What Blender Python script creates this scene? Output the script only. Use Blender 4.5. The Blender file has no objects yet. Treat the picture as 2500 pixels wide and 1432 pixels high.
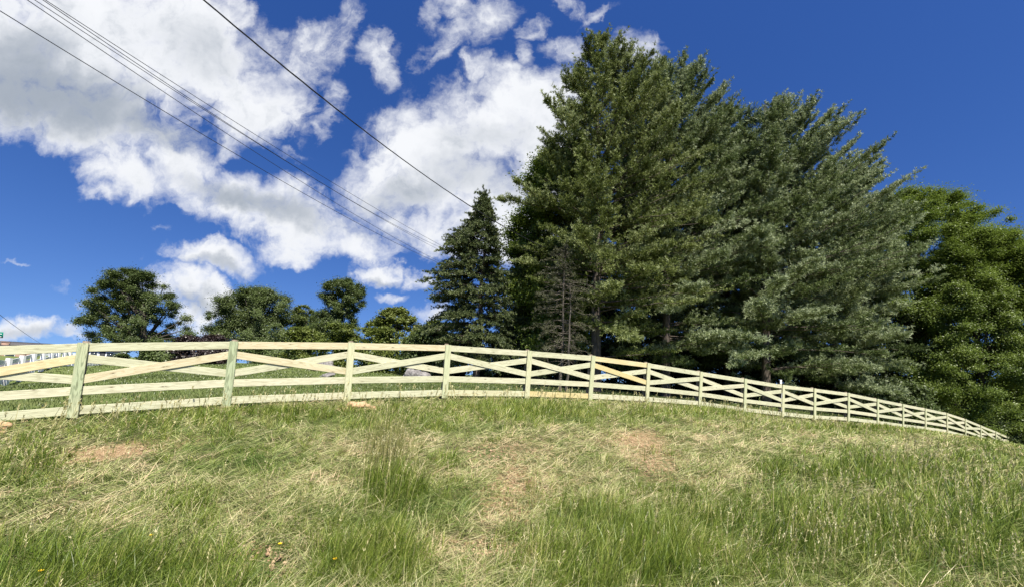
import bpy, math, random
import numpy as np
from mathutils import Vector, Matrix
rng = np.random.default_rng(7); random.seed(7)
sc = bpy.context.scene; COL = sc.collection
R = math.radians

# ------------------------------------------------------------------ camera
F, CX, CY = 1049.0, 1250.0, 818.0            # focal length and principal point on a 2500 px wide picture
PITCH, ROLL, EYE = R(5.5), R(3.0), 1.6
fwd = np.array([0, math.cos(PITCH), math.sin(PITCH)])
r0 = np.array([1., 0, 0]); u0 = np.array([0, -math.sin(PITCH), math.cos(PITCH)])
RT = r0*math.cos(ROLL) + u0*math.sin(ROLL); UP = u0*math.cos(ROLL) - r0*math.sin(ROLL)
cam = bpy.data.cameras.new('camera'); camo = bpy.data.objects.new('camera', cam); COL.objects.link(camo)
cam.sensor_width = 36; cam.lens = 36*F/2500; cam.shift_y = (CY-716)/2500
cam.clip_start = .05; cam.clip_end = 9000
camo.matrix_world = Matrix(((RT[0], UP[0], -fwd[0], 0), (RT[1], UP[1], -fwd[1], 0), (RT[2], UP[2], -fwd[2], EYE), (0, 0, 0, 1)))
sc.camera = camo
def ray(px, py): return fwd + (px-CX)/F*RT - (py-CY)/F*UP
def at(px, py, Y):
    d = ray(px, py); d = d*(Y/d[1]); return np.array([d[0], d[1], d[2]+EYE])
def proj(P):
    Q = P - np.array([0, 0, EYE]); k = Q@fwd; k = np.where(k > .05, k, .05)
    return CX+F*(Q@RT)/k, CY-F*(Q@UP)/k

# ------------------------------------------------------------------ light, sky, exposure
SUN_EL, SUN_AZ = R(57), math.atan2(.38, -.92)     # azimuth measured from +Y towards +X
sdir = Vector((math.sin(SUN_AZ)*math.cos(SUN_EL), math.cos(SUN_AZ)*math.cos(SUN_EL), math.sin(SUN_EL)))
sl = bpy.data.lights.new('sun', 'SUN'); sl.energy = 5.0; sl.angle = R(.53); sl.color = (1, .95, .83)
so = bpy.data.objects.new('sun', sl); COL.objects.link(so); so.rotation_euler = sdir.to_track_quat('Z', 'Y').to_euler()
sc.view_settings.view_transform = 'Standard'; sc.view_settings.look = 'None'
sc.view_settings.exposure = 0.88; sc.view_settings.gamma = 1
w = bpy.data.worlds.new('World'); sc.world = w; w.use_nodes = True
NT = w.node_tree; NT.nodes.clear()
class G:
    """small node-graph helper"""
    def __init__(s, nt): s.nt = nt
    def n(s, t, ins=None, **kw):
        nd = s.nt.nodes.new(t)
        for k, v in kw.items(): setattr(nd, k, v)
        for k, v in (ins or {}).items():
            if hasattr(v, 'is_output') or isinstance(v, bpy.types.NodeSocket): s.nt.links.new(v, nd.inputs[k])
            else: nd.inputs[k].default_value = v
        return nd
    def m(s, op, a, b=0., c=None, clamp=False):
        d = {0: a, 1: b}
        if c is not None: d[2] = c
        return s.n('ShaderNodeMath', d, operation=op, use_clamp=clamp).outputs[0]
    def v(s, op, a, b=(0, 0, 0)):
        nd = s.n('ShaderNodeVectorMath', {0: a, 1: b}, operation=op)
        return nd.outputs['Value'] if op in ('DOT_PRODUCT', 'LENGTH') else nd.outputs[0]
    def noise(s, vec, scale, detail=4, rough=.55, dist=0., dim='3D'):
        return s.n('ShaderNodeTexNoise', {'Vector': vec, 'Scale': scale, 'Detail': detail, 'Roughness': rough, 'Distortion': dist}, noise_dimensions=dim)
    def mix(s, f, a, b):
        nd = s.nt.nodes.new('ShaderNodeMix'); nd.data_type = 'RGBA'
        for i, v in ((0, f), (6, a), (7, b)):
            if isinstance(v, bpy.types.NodeSocket): s.nt.links.new(v, nd.inputs[i])
            else: nd.inputs[i].default_value = v if i == 0 or len(v) == 4 else (*v, 1)
        return nd.outputs[2]
    def ramp(s, f, stops, interp='LINEAR'):
        nd = s.nt.nodes.new('ShaderNodeValToRGB'); nd.color_ramp.interpolation = interp
        e = nd.color_ramp.elements
        while len(e) < len(stops): e.new(.5)
        for i, (p, c) in enumerate(stops):
            e[i].position = p; e[i].color = (*c, 1) if len(c) == 3 else c
        s.nt.links.new(f, nd.inputs[0]); return nd.outputs[0]
    def mrange(s, v, a, b, c=0., d=1., interp='SMOOTHSTEP'):
        return s.n('ShaderNodeMapRange', {0: v, 1: a, 2: b, 3: c, 4: d}, interpolation_type=interp).outputs[0]
g = G(NT)
sky = g.n('ShaderNodeTexSky', sky_type='NISHITA')
sky.sun_disc = False; sky.sun_elevation = SUN_EL; sky.sun_rotation = SUN_AZ
sky.air_density = 1.0; sky.dust_density = .3; sky.ozone_density = 3.0
skyc = g.n('ShaderNodeHueSaturation', {'Hue': .517, 'Saturation': 1.30, 'Value': 1.0, 'Color': sky.outputs[0]}).outputs[0]
dirv = g.n('ShaderNodeTexCoord').outputs['Generated']
NT.links.new(g.v('ADD', dirv, (0, 0, .15)), sky.inputs[0])
# clouds live on a plane tangent to the sky dome ahead (unit: 1000 px of the survey frame)
den = g.m('MAXIMUM', g.v('DOT_PRODUCT', dirv, tuple(fwd)), .02)
cu = g.m('MULTIPLY_ADD', g.m('DIVIDE', g.v('DOT_PRODUCT', dirv, tuple(RT)), den), F/1000, CX/1000)
cv = g.m('MULTIPLY_ADD', g.m('DIVIDE', g.v('DOT_PRODUCT', dirv, tuple(UP)), den), -F/1000, CY/1000)
cp = g.n('ShaderNodeCombineXYZ', {0: cu, 1: cv, 2: 0.}).outputs[0]
w1 = g.v('SUBTRACT', g.noise(cp, 5.5, 5, .6).outputs['Color'], (.5, .5, .5))
w2 = g.v('SUBTRACT', g.noise(cp, 24, 4, .6).outputs['Color'], (.5, .5, .5))
cw = g.v('ADD', g.v('ADD', cp, g.v('MULTIPLY', w1, (.15, .15, 0))), g.v('MULTIPLY', w2, (.045, .045, 0)))
def blobs(lst, vec):
    """soft ellipses (x, y, rx, ry, tilt, strength) in px"""
    acc = None
    for (x, y, rx, ry, a, k) in lst:
        mp = g.n('ShaderNodeMapping', {'Vector': vec, 'Location': (x/1000, y/1000, 0), 'Rotation': (0, 0, R(a)), 'Scale': (rx/1000, ry/1000, 1)}, vector_type='TEXTURE').outputs[0]
        d = g.v('DOT_PRODUCT', mp, mp)
        e = g.m('MULTIPLY_ADD', d, -k, k)
        acc = e if acc is None else g.n('ShaderNodeMath', {0: acc, 1: e, 2: .12}, operation='SMOOTH_MAX').outputs[0]
    return acc
CL = [(140,90,440,200,8,1.3),(420,110,300,170,25,1.2),(610,235,170,115,20,1.),(150,270,360,110,14,1.2),(700,270,80,60,10,.8),(570,60,70,60,40,.7),
 (750,110,120,55,-20,.36),(842,60,30,75,10,.3),(800,280,22,75,5,.3),(700,175,90,60,0,.6),
 (300,420,150,75,25,.9),(440,400,190,55,12,.9),(560,470,270,85,16,1.),(700,535,240,80,14,1.),(860,590,110,48,8,.9),(700,612,90,34,12,.7),(245,480,50,25,0,.5),(560,350,45,30,30,.3),
 (650,340,90,20,35,.4),
 (1000,290,95,58,-8,.9),(1050,360,170,110,-15,1.),(1160,320,200,110,10,1.),(1270,260,140,90,30,.95),(1190,185,60,50,30,.5),(980,450,170,90,-10,1.),(1150,480,200,120,10,1.),
 (1330,350,130,150,0,1.),(880,450,80,42,-10,.7),(1240,570,110,75,0,1.),(1060,580,100,60,20,.8),(1370,230,70,60,-30,.6),(980,545,100,50,10,.8),
 (932,105,52,48,0,.5),(945,165,34,52,10,.42),(1175,50,66,66,-40,.52),(1160,15,80,36,0,.36),(1080,105,78,30,-45,.33),(1310,65,42,22,-25,.38),(1400,35,18,60,-40,.3),(1450,50,60,12,-35,.3),
 (1555,115,62,52,0,.6),(1380,130,60,38,10,.42),(1295,140,18,35,0,.35),(1060,30,20,60,25,.35),
 (515,632,150,42,4,1.0),(590,668,48,18,5,.4),(918,657,58,34,0,1.),(950,716,42,14,5,.5),(1010,680,50,22,15,.4),(1060,760,60,20,0,.35),
 (440,705,95,52,0,.9),(520,735,85,50,15,1.),(470,780,70,45,0,.8),(350,680,60,25,0,.3),(600,740,60,30,0,.3),
 (60,805,160,38,4,1.),(170,830,70,14,0,.5),(25,628,40,8,-5,.45),(480,820,60,22,0,.6),(20,790,60,20,0,.5),(390,555,20,9,0,.35),(140,695,25,12,0,.18),(210,742,30,9,0,.18)]
SH = [(110,230,300,120,12,1.1),(330,300,220,60,15,.7),(60,160,160,110,0,.8),(620,490,230,42,16,.75),(480,120,120,60,20,.3),(880,560,120,22,10,.3),(1010,480,150,45,-10,.45),(1200,440,160,60,5,.35),(1180,340,110,40,0,.25),
 (470,745,70,30,10,.5),(60,815,150,24,3,.45),(520,650,120,20,4,.5),(930,672,40,14,0,.5)]
body = blobs(CL, cw)
shad = blobs(SH, cw)
fb = g.noise(cp, 6.5, 5, .58, .4).outputs['Fac']
fb2 = g.noise(g.v('MULTIPLY', cp, (1, 1.5, 1)), 20, 5, .6, .3).outputs['Fac']
w3 = g.v('SUBTRACT', g.noise(cw, 60, 4, .6).outputs['Color'], (.5, .5, .5))
cs = g.v('ADD', cw, g.v('MULTIPLY', w3, (.012, .012, 0)))
wisp = g.noise(g.v('MULTIPLY', cs, (1, .8, 1)), 11, 7, .62, .9).outputs['Fac']
bs_ = g.m('MINIMUM', g.m('MULTIPLY_ADD', body, 1.05, -.02), 1.1)
dens = g.m('ADD', bs_, g.m('ADD', g.m('MULTIPLY_ADD', fb, 1.5, -.80), g.m('ADD', g.m('MULTIPLY_ADD', fb2, .8, -.42), g.m('MULTIPLY_ADD', wisp, 1.9, -.96))))
cmask = g.mrange(dens, -.34, 1.0)
thick = g.mrange(dens, .65, 1.7)
sh = g.mrange(g.m('ADD', shad, g.m('MULTIPLY_ADD', fb, .9, -.45)), -.25, 1.0)
curd = g.mrange(g.noise(cw, 7, 3, .5, .6).outputs['Fac'], .36, .66)
lit = g.mix(g.m('MULTIPLY', thick, g.m('MULTIPLY_ADD', curd, -.95, .95)), (.51, .52, .54), (.29, .315, .355))
ccol = g.mix(g.m('MULTIPLY', sh, .85), lit, (.17, .20, .245))
front = g.mrange(g.v('DOT_PRODUCT', dirv, tuple(fwd)), .1, .35)
cf = g.m('MULTIPLY', cmask, front)
SKY_S = .078
skyS = g.v('SCALE', skyc); NT.nodes[-1].inputs['Scale'].default_value = SKY_S
fin = g.mix(cf, skyS, ccol)
bg = g.n('ShaderNodeBackground', {'Color': fin, 'Strength': 1.0})
NT.links.new(bg.outputs[0], g.n('ShaderNodeOutputWorld').inputs[0])
w.cycles.sampling_method = 'MANUAL'; w.cycles.sample_map_resolution = 512
cy = sc.cycles
cy.max_bounces = 6; cy.diffuse_bounces = 2; cy.glossy_bounces = 2; cy.transmission_bounces = 3; cy.transparent_max_bounces = 4
cy.sample_clamp_indirect = 6; cy.caustics_reflective = cy.caustics_refractive = False

# ------------------------------------------------------------------ helpers
def tag(o, label=None, cat=None, group=None, kind=None):
    if label: o['label'] = label
    if cat: o['category'] = cat
    if group: o['group'] = group
    if kind: o['kind'] = kind
    return o
def mesh_np(name, V, faces, mat, parent=None, rnd=None, smooth=False):
    """faces: list of int arrays (N,3) or (N,4)"""
    me = bpy.data.meshes.new(name); V = np.asarray(V, np.float32)
    if parent is not None: V = V - np.array(parent.location, np.float32)
    me.vertices.add(len(V)); me.vertices.foreach_set('co', V.ravel())
    faces = [np.asarray(f, np.int32) for f in faces if len(f)]
    nl = sum(f.size for f in faces); nf = sum(len(f) for f in faces)
    me.loops.add(nl); me.loops.foreach_set('vertex_index', np.concatenate([f.ravel() for f in faces]))
    tot = np.concatenate([np.full(len(f), f.shape[1], np.int32) for f in faces])
    me.polygons.add(nf); me.polygons.foreach_set('loop_start', np.concatenate([[0], np.cumsum(tot)[:-1]]).astype(np.int32))
    if smooth: me.polygons.foreach_set('use_smooth', np.ones(nf, bool))
    if rnd is not None:
        a = me.attributes.new('rnd', 'FLOAT', 'POINT'); a.data.foreach_set('value', np.asarray(rnd, np.float32))
    me.update(calc_edges=True); me.materials.append(mat)
    o = bpy.data.objects.new(name, me); COL.objects.link(o)
    if parent is not None: o.parent = parent
    return o
def empty(name, loc):
    o = bpy.data.objects.new(name, None); COL.objects.link(o); o.location = tuple(map(float, loc)); o.empty_display_size = .3; return o
def tube(pts, rad, n=7):
    """swept tube -> verts, quads"""
    P = np.asarray(pts, float); T = np.gradient(P, axis=0); T /= np.linalg.norm(T, axis=1)[:, None]+1e-9
    ref = np.array([0, 0, 1.]) if abs(T[0, 2]) < .9 else np.array([1., 0, 0])
    A = np.cross(T, ref); A /= np.linalg.norm(A, axis=1)[:, None]+1e-9; B = np.cross(T, A)
    th = np.linspace(0, 2*math.pi, n, endpoint=False); rad = np.broadcast_to(rad, (len(P),))
    V = P[:, None]+rad[:, None, None]*(np.cos(th)[None, :, None]*A[:, None]+np.sin(th)[None, :, None]*B[:, None])
    i = np.arange(len(P)-1)[:, None]*n; j = np.arange(n)[None]; k = (j+1) % n
    Q = np.stack([i+j, i+k, i+n+k, i+n+j], -1).reshape(-1, 4)
    return V.reshape(-1, 3), Q
class Acc:
    def __init__(s): s.V = []; s.Fq = []; s.Ft = []; s.R = []; s.n = 0
    def add(s, V, q=None, t=None, r=.5):
        if q is not None and len(q): s.Fq.append(np.asarray(q)+s.n)
        if t is not None and len(t): s.Ft.append(np.asarray(t)+s.n)
        s.V.append(V); s.R.append(np.broadcast_to(r, (len(V),))); s.n += len(V)
    def build(s, name, mat, parent=None, smooth=False):
        return mesh_np(name, np.concatenate(s.V), s.Fq+s.Ft, mat, parent, np.concatenate(s.R), smooth)
BOXQ = np.array([[0,1,3,2],[4,6,7,5],[0,4,5,1],[2,3,7,6],[0,2,6,4],[1,5,7,3]])
def box(c, s):
    c = np.array(c, float); s = np.array(s, float)/2
    return np.array([[x, y, z] for x in (-1, 1) for y in (-1, 1) for z in (-1, 1)])*s+c, BOXQ
def mat_new(name):
    m = bpy.data.materials.new(name); m.use_nodes = True; m.node_tree.nodes.clear(); return m, G(m.node_tree)
def surf(m, gg, col, rough=.8, bump=None, bs=.3, spec=.3, dist=.01):
    b = gg.n('ShaderNodeBsdfPrincipled', {'Roughness': rough, 'Specular IOR Level': spec})
    if isinstance(col, bpy.types.NodeSocket): m.node_tree.links.new(col, b.inputs['Base Color'])
    else: b.inputs['Base Color'].default_value = (*col, 1)
    if bump is not None:
        bn = gg.n('ShaderNodeBump', {'Height': bump, 'Strength': bs, 'Distance': dist}); m.node_tree.links.new(bn.outputs[0], b.inputs['Normal'])
    m.node_tree.links.new(b.outputs[0], gg.n('ShaderNodeOutputMaterial').inputs[0]); return m
def leafmat(name, stops, trans=.3, rough=.5, gloss=.06, tcol=None):
    m, q = mat_new(name)
    a = q.n('ShaderNodeAttribute', attribute_name='rnd').outputs['Fac']
    c = q.ramp(a, stops)
    d = q.n('ShaderNodeBsdfDiffuse', {'Color': c}); t = q.n('ShaderNodeBsdfTranslucent', {'Color': q.mix(1., c, c) if tcol is None else q.n('ShaderNodeMixRGB', {0: 1., 1: c, 2: (*tcol, 1)}, blend_type='MULTIPLY').outputs[0]})
    gl = q.n('ShaderNodeBsdfGlossy', {'Color': (1, 1, 1, 1), 'Roughness': rough})
    x = q.n('ShaderNodeMixShader', {0: trans, 1: d.outputs[0], 2: t.outputs[0]})
    y = q.n('ShaderNodeMixShader', {0: gloss, 1: x.outputs[0], 2: gl.outputs[0]})
    m.node_tree.links.new(y.outputs[0], q.n('ShaderNodeOutputMaterial').inputs[0]); return m

# ------------------------------------------------------------------ fence survey: cover-board tops and feet
POST = [(-288,853,-326,1062,214),(206,836,178,1018,184),(572,832,552,991,161),(858,835,846,978,144),(1093.6,841,1084,970,129.7),(1292,855,1284.5,971,117.8),
 (1447,867,1438.5,976,107.8),(1582,885,1577,982,98.3),(1710.5,906,1706,991,89.5),(1818.5,923,1815.5,1007,83),(1911,938,1908.5,1016,78),(1987.5,946.5,1987,1024,74.3),
 (2070,957.5,2069.5,1028,69),(2141,972,2141,1035.5,64),(2203,984.5,2203,1043,59),(2258,995.5,2258,1049,54.5),(2310.5,1006.5,2310.7,1056,50.5),(2355.5,1021,2355.7,1067,46.5),
 (2393,1036.5,2393.2,1079,43),(2430,1051.5,2430.2,1091,40),(2467,1067,2467.2,1105,37.5)]
NP = len(POST); TOP = []; BOT = []; PY = []
for k, (xt, yt, xb, yb, h) in enumerate(POST):
    hp = 1.42 - .16*max(0, (k-11)/9); Y = hp*F/h; PY.append(Y)
    TOP.append(at(xt, yt, Y)); BOT.append(at(xb, yb, Y+.0))
# ------------------------------------------------------------------ terrain height field (thin plate spline through surveyed points)
CP = [(p[0], p[1], p[2]-.04) for p in BOT]
def gp(px, py, Y): p = at(px, py, Y); CP.append(tuple(p))
for t in [(0,0,0),(-4,1,-.02),(4,1,-.02),(0,-8,-.5),(-12,-4,-.5),(12,-4,-.6),(0,4.5,.33),(-4,4.5,.22),(5,6,.33),(3,3,.12),(9,6,.1),(14,8,-.15),(-22,19,.02),(-34.5,34,.4),(-70,80,.3),(-16,9,0.1),(-26,12,-.3),(-50,20,-.2),
          (-30,60,.1),(0,60,-.6),(30,70,-3),(60,60,-5),(60,30,-5),(40,12,-2.6),(-90,60,.1),(-90,110,0),(0,110,-1.5),(80,110,-6),(-60,-30,-2),(60,-30,-4),(0,-40,-2),(90,0,-6)]: CP.append(t)
for t in [(230,892,29),(420,891,30),(600,889,28),(700,905,24),(500,915,18),(400,930,14),(860,932,19),(1100,938,20),(1440,958,21),(1650,975,24),(1900,995,28),(2300,1046,36),
          (2350,1071,21),(2430,1078,23),(2500,1090,24),(2250,1069,18),(2100,1062,16),(2400,1110,15)]: gp(*t)
CP = np.array(CP)
def tps_phi(r2): return np.where(r2 > 1e-9, .5*r2*np.log(r2+1e-12), 0)
XY = CP[:, :2]; N = len(CP)
K = tps_phi(((XY[:, None]-XY[None])**2).sum(-1)) + np.eye(N)*.6
A = np.zeros((N+3, N+3)); A[:N, :N] = K; A[:N, N] = A[N, :N] = 1; A[:N, N+1:] = XY; A[N+1:, :N] = XY.T
WT = np.linalg.solve(A, np.concatenate([CP[:, 2], np.zeros(3)]))
# coarse-to-fine lookup table
gx0, gy0, gs = -110., -60., .5
_gx = np.arange(gx0, 110.1, gs); _gy = np.arange(gy0, 140.1, gs)
_g = np.zeros((len(_gy), len(_gx)))
for j, yy in enumerate(_gy):
    d2 = (_gx[:, None]-XY[None, :, 0])**2+(yy-XY[None, :, 1])**2
    _g[j] = tps_phi(d2)@WT[:N]+WT[N]+_gx*WT[N+1]+yy*WT[N+2]
def hgt(x, y):
    x = np.asarray(x, float); y = np.asarray(y, float)
    fx = np.clip((x-gx0)/gs, 0, len(_gx)-1.001); fy = np.clip((y-gy0)/gs, 0, len(_gy)-1.001)
    i = fx.astype(int); j = fy.astype(int); a = fx-i; b = fy-j
    z = (_g[j, i]*(1-a)+_g[j, i+1]*a)*(1-b)+(_g[j+1, i]*(1-a)+_g[j+1, i+1]*a)*b
    r = np.hypot(x, y-20); wgt = np.clip((r-70)/40, 0, 1); wgt = wgt*wgt*(3-2*wgt)
    far = -2.0-3*np.clip(x/100, -1, 1)
    return z*(1-wgt)+far*wgt + .02*np.sin(x*1.9+.7*np.sin(y*1.3))*np.sin(y*1.7+1)+.012*np.sin(x*4.1+y*2.3)
# which side of the board fence
FX = np.array([p[0] for p in BOT]); FY = np.array([p[1] for p in BOT])
FXe = np.concatenate([[FX[0]-60], FX, [FX[-1]+60]]); FYe = np.concatenate([[FY[0]-60*(FY[1]-FY[0])/(FX[1]-FX[0])], FY, [FY[-1]+25]])
def behind(x, y): return y - np.interp(x, FXe, FYe)
# ---- patches of the meadow in survey pixels
def gauss(px, py, lst):
    o = np.zeros_like(px)
    for (x, y, rx, ry, k) in lst: o = np.maximum(o, k*np.exp(-((px-x)/rx)**2-((py-y)/ry)**2))
    return o
SOIL = [(285,1108,90,22,1.),(230,1130,60,20,.6),(1210,1105,90,24,.9),(1240,1180,60,50,.7),(1225,1245,60,40,.8),(1575,1080,60,26,1.),(1600,1140,60,30,1.),(1690,1175,50,14,.7),(650,1370,90,50,1.),(1180,1345,130,32,.9),(560,1255,70,14,.7),
        (170,1270,120,18,.6),(960,1110,60,40,.5),(1300,1390,60,20,.5),(8,1075,30,20,.6),(820,1190,60,30,.4)]
TALL = [(150,1420,440,100,1.),(60,1150,130,80,.75),(30,1300,80,60,.3),(450,1240,120,50,.6),(945,1205,85,60,1.3),(900,1390,190,90,1.),(1090,1140,45,22,.8),(1550,1390,280,150,1.),(2000,1330,420,140,.95),(2350,1300,320,190,.95),
        (2150,1170,260,70,.9),(2400,1120,160,40,.7),(1900,1170,70,50,.8),(1450,1290,120,60,.7),(700,1015,700,22,.75),(1250,1010,250,30,.9),(1700,1010,260,18,.8),(2100,1048,300,16,.8),(2400,1080,120,16,.6),(1660,1220,120,40,.6),(400,1050,250,25,.5),
        (1000,1040,200,25,.5),(250,1180,60,30,.3),(750,1300,70,40,.3)]
DRY = [(1300,1150,330,110,1.),(1680,1090,330,50,.8),(650,1340,250,70,.8),(280,1120,190,45,.9),(860,1120,220,60,.7),(1180,1350,180,50,.9),(150,1260,180,30,.5),(1250,1250,120,60,.8)]
GREENLOW = [(560,1125,230,45,.9),(1080,1235,200,60,.9),(620,1220,200,40,.6),(1500,1200,120,60,.6),(1850,1120,200,40,.5),(760,1270,120,50,.6),(430,1060,500,40,.8),(1000,1040,400,30,.8),(1500,1030,500,20,.6),(950,1280,160,40,.8),(60,1100,160,90,.7),(300,1200,150,50,.5)]

# ------------------------------------------------------------------ materials for the setting
def ground_material():
    m, q = mat_new('meadow_ground')
    tc = q.n('ShaderNodeTexCoord').outputs['Object']
    n1 = q.noise(tc, .8, 5, .6).outputs['Fac']; n2 = q.noise(tc, 9, 6, .7).outputs['Fac']; n3 = q.noise(tc, 45, 4, .7).outputs['Fac']
    soil = q.n('ShaderNodeAttribute', attribute_name='soil').outputs['Fac']
    lawn = q.n('ShaderNodeAttribute', attribute_name='lawn').outputs['Fac']
    thatch = q.ramp(n2, [(.25, (.05, .05, .022)), (.5, (.14, .13, .06)), (.75, (.27, .24, .13))])
    green = q.ramp(n2, [(.3, (.055, .075, .022)), (.7, (.13, .155, .05))])
    base = q.mix(q.mrange(n1, .35, .62), thatch, green)
    n4 = q.noise(tc, 14, 8, .75, .6).outputs['Fac']
    dirt = q.ramp(q.noise(tc, 38, 8, .8, .3).outputs['Fac'], [(.38, (.10, .06, .03)), (.47, (.33, .21, .11)), (.55, (.42, .30, .17)), (.64, (.58, .48, .30))])
    c = q.mix(q.mrange(q.m('ADD', soil, q.m('MULTIPLY_ADD', n4, 3.0, -1.5)), .1, .55), base, dirt)
    lw = q.mix(q.mrange(n1, .3, .7), q.ramp(n3, [(.3, (.075, .115, .028)), (.7, (.16, .21, .06))]), q.ramp(n3, [(.3, (.10, .13, .04)), (.7, (.21, .23, .085))]))
    c = q.mix(lawn, c, lw)
    return surf(m, q, c, .95, q.m('ADD', n2, n3), .8, .1, .04)
M_ground = ground_material()
# ground sheet: fine near the camera, reaching the horizon
def axis(a, b, n, big, c=0):
    s = np.linspace(-1, 1, n); t = np.sinh(s*5.2)/np.sinh(5.2); return c+t*big
ax = axis(0, 0, 420, 4000, 4); ay = axis(0, 0, 420, 4000, 12)
GX, GY = np.meshgrid(ax, ay); GZ = hgt(GX, GY)
V = np.stack([GX.ravel(), GY.ravel(), GZ.ravel()], 1)
n = len(ax); i = (np.arange(len(ay)-1)[:, None]*n+np.arange(n-1)[None]).ravel()
ground = mesh_np('ground', V, [np.stack([i, i+1, i+n+1, i+n], 1)], M_ground, smooth=True)
px, py = proj(V)
infront = (V[:, 1] > 1.5) & (behind(V[:, 0], V[:, 1]) < 0)
at1 = ground.data.attributes.new('soil', 'FLOAT', 'POINT'); at1.data.foreach_set('value', (gauss(px, py, SOIL)*infront).astype(np.float32))
bh = behind(V[:, 0], V[:, 1]); lawn = np.clip((bh-.3)/.6, 0, 1)
at2 = ground.data.attributes.new('lawn', 'FLOAT', 'POINT'); at2.data.foreach_set('value', lawn.astype(np.float32))
tag(ground, 'grassy hillside that rises to the board fence and falls away behind', None, None, 'structure')

# road and verge to the left, beyond the white fence
m, q = mat_new('asphalt'); tc = q.n('ShaderNodeTexCoord').outputs['Object']
surf(m, q, q.ramp(q.noise(tc, 14, 6, .7).outputs['Fac'], [(.3, (.075, .072, .08)), (.7, (.15, .145, .155))]), .9, q.noise(tc, 60, 3).outputs['Fac'], .3); M_road = m
def WF(s): return np.array([-22-.63*s, 19+.77*s])
nrm = np.array([-.77, -.63])
V = []; Q = []
ss = np.linspace(-30, 160, 96)
for s in ss:
    b = WF(s)
    for w_ in np.linspace(1.3, 10.5, 6):
        p = b+nrm*w_; V.append((p[0], p[1], 0))
V = np.array(V); V[:, 2] = hgt(V[:, 0], V[:, 1])+.06
i = (np.arange(95)[:, None]*6+np.arange(5)[None]).ravel(); road = mesh_np('road', V, [np.stack([i, i+6, i+7, i+1], 1)], M_road, smooth=True)
tag(road, 'grey asphalt road beyond the white fence', None, None, 'structure')

# ------------------------------------------------------------------ wood
def woodmat(name, a, b, c, knots=.5, grain=(.5, .28)):
    m, q = mat_new(name)
    tc = q.n('ShaderNodeTexCoord').outputs['Object']; rd = q.n('ShaderNodeObjectInfo').outputs['Random']
    off = q.n('ShaderNodeCombineXYZ', {0: q.m('MULTIPLY', rd, 37.), 1: q.m('MULTIPLY', rd, 11.), 2: q.m('MULTIPLY', rd, 23.)}).outputs[0]
    p = q.v('ADD', tc, off)
    ps = q.v('MULTIPLY', p, (.6, .01, 7.))
    wv = q.noise(ps, 1.6, 2, .5, .6).outputs['Fac']
    rings = q.n('ShaderNodeMath', {0: q.m('MULTIPLY', wv, 60.)}, operation='SINE').outputs[0]
    rings = q.mrange(rings, .1, 1.)
    fine = q.noise(q.v('MULTIPLY', p, (3., 1., 55)), 1., 5, .65).outputs['Fac']
    broad = q.noise(q.v('MULTIPLY', p, (.9, 2, 5)), 1.3, 3, .5).outputs['Fac']
    tint = q.mrange(q.m('ADD', broad, q.m('MULTIPLY_ADD', rd, .3, -.15)), .35, .68)
    col = q.mix(tint, a, b)
    col = q.mix(q.m('MULTIPLY', rings, grain[0]), col, c)
    col = q.mix(q.m('MULTIPLY', q.mrange(fine, .45, .75), grain[1]), col, tuple(x*.75 for x in c))
    vo = q.n('ShaderNodeTexVoronoi', {'Vector': q.v('MULTIPLY', p, (1., .001, 3.)), 'Scale': 3.2, 'Randomness': 1.})
    kn = q.mrange(vo.outputs['Distance'], .05, .11, 1., 0.)
    kr = q.mrange(vo.outputs['Distance'], .08, .24, .35, 0.)
    col = q.mix(q.m('MULTIPLY', q.m('MAXIMUM', kn, kr), knots), col, (.10, .07, .035))
    return surf(m, q, col, .75, q.m('ADD', fine, q.m('MULTIPLY', rings, -.5)), .25, .25, .003)
M_rail = woodmat('pale_new_pine_board', (.55, .545, .37), (.61, .58, .41), (.30, .28, .16), .9, (.42, .5))
M_gold = woodmat('golden_new_pine_board', (.60, .50, .25), (.64, .56, .33), (.44, .30, .12), .6, (.35, .25))
M_mixed = woodmat('two_tone_pine_board', (.55, .55, .36), (.60, .54, .36), (.40, .28, .13), .9, (.45, .4))
M_cover = woodmat('greenish_treated_board', (.41, .46, .28), (.51, .51, .32), (.17, .20, .11), .6, (.7, .45))
M_cover2 = woodmat('pale_cover_board', (.51, .53, .33), (.58, .56, .36), (.27, .28, .15), .5, (.35, .3))
m, q = mat_new('weathered_round_post'); tc = q.n('ShaderNodeTexCoord').outputs['Object']
M_back = surf(m, q, q.ramp(q.noise(q.v('MULTIPLY', tc, (18, 18, 1.5)), 1., 5, .6).outputs['Fac'], [(.3, (.13, .10, .07)), (.7, (.28, .23, .17))]), .9)
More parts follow.
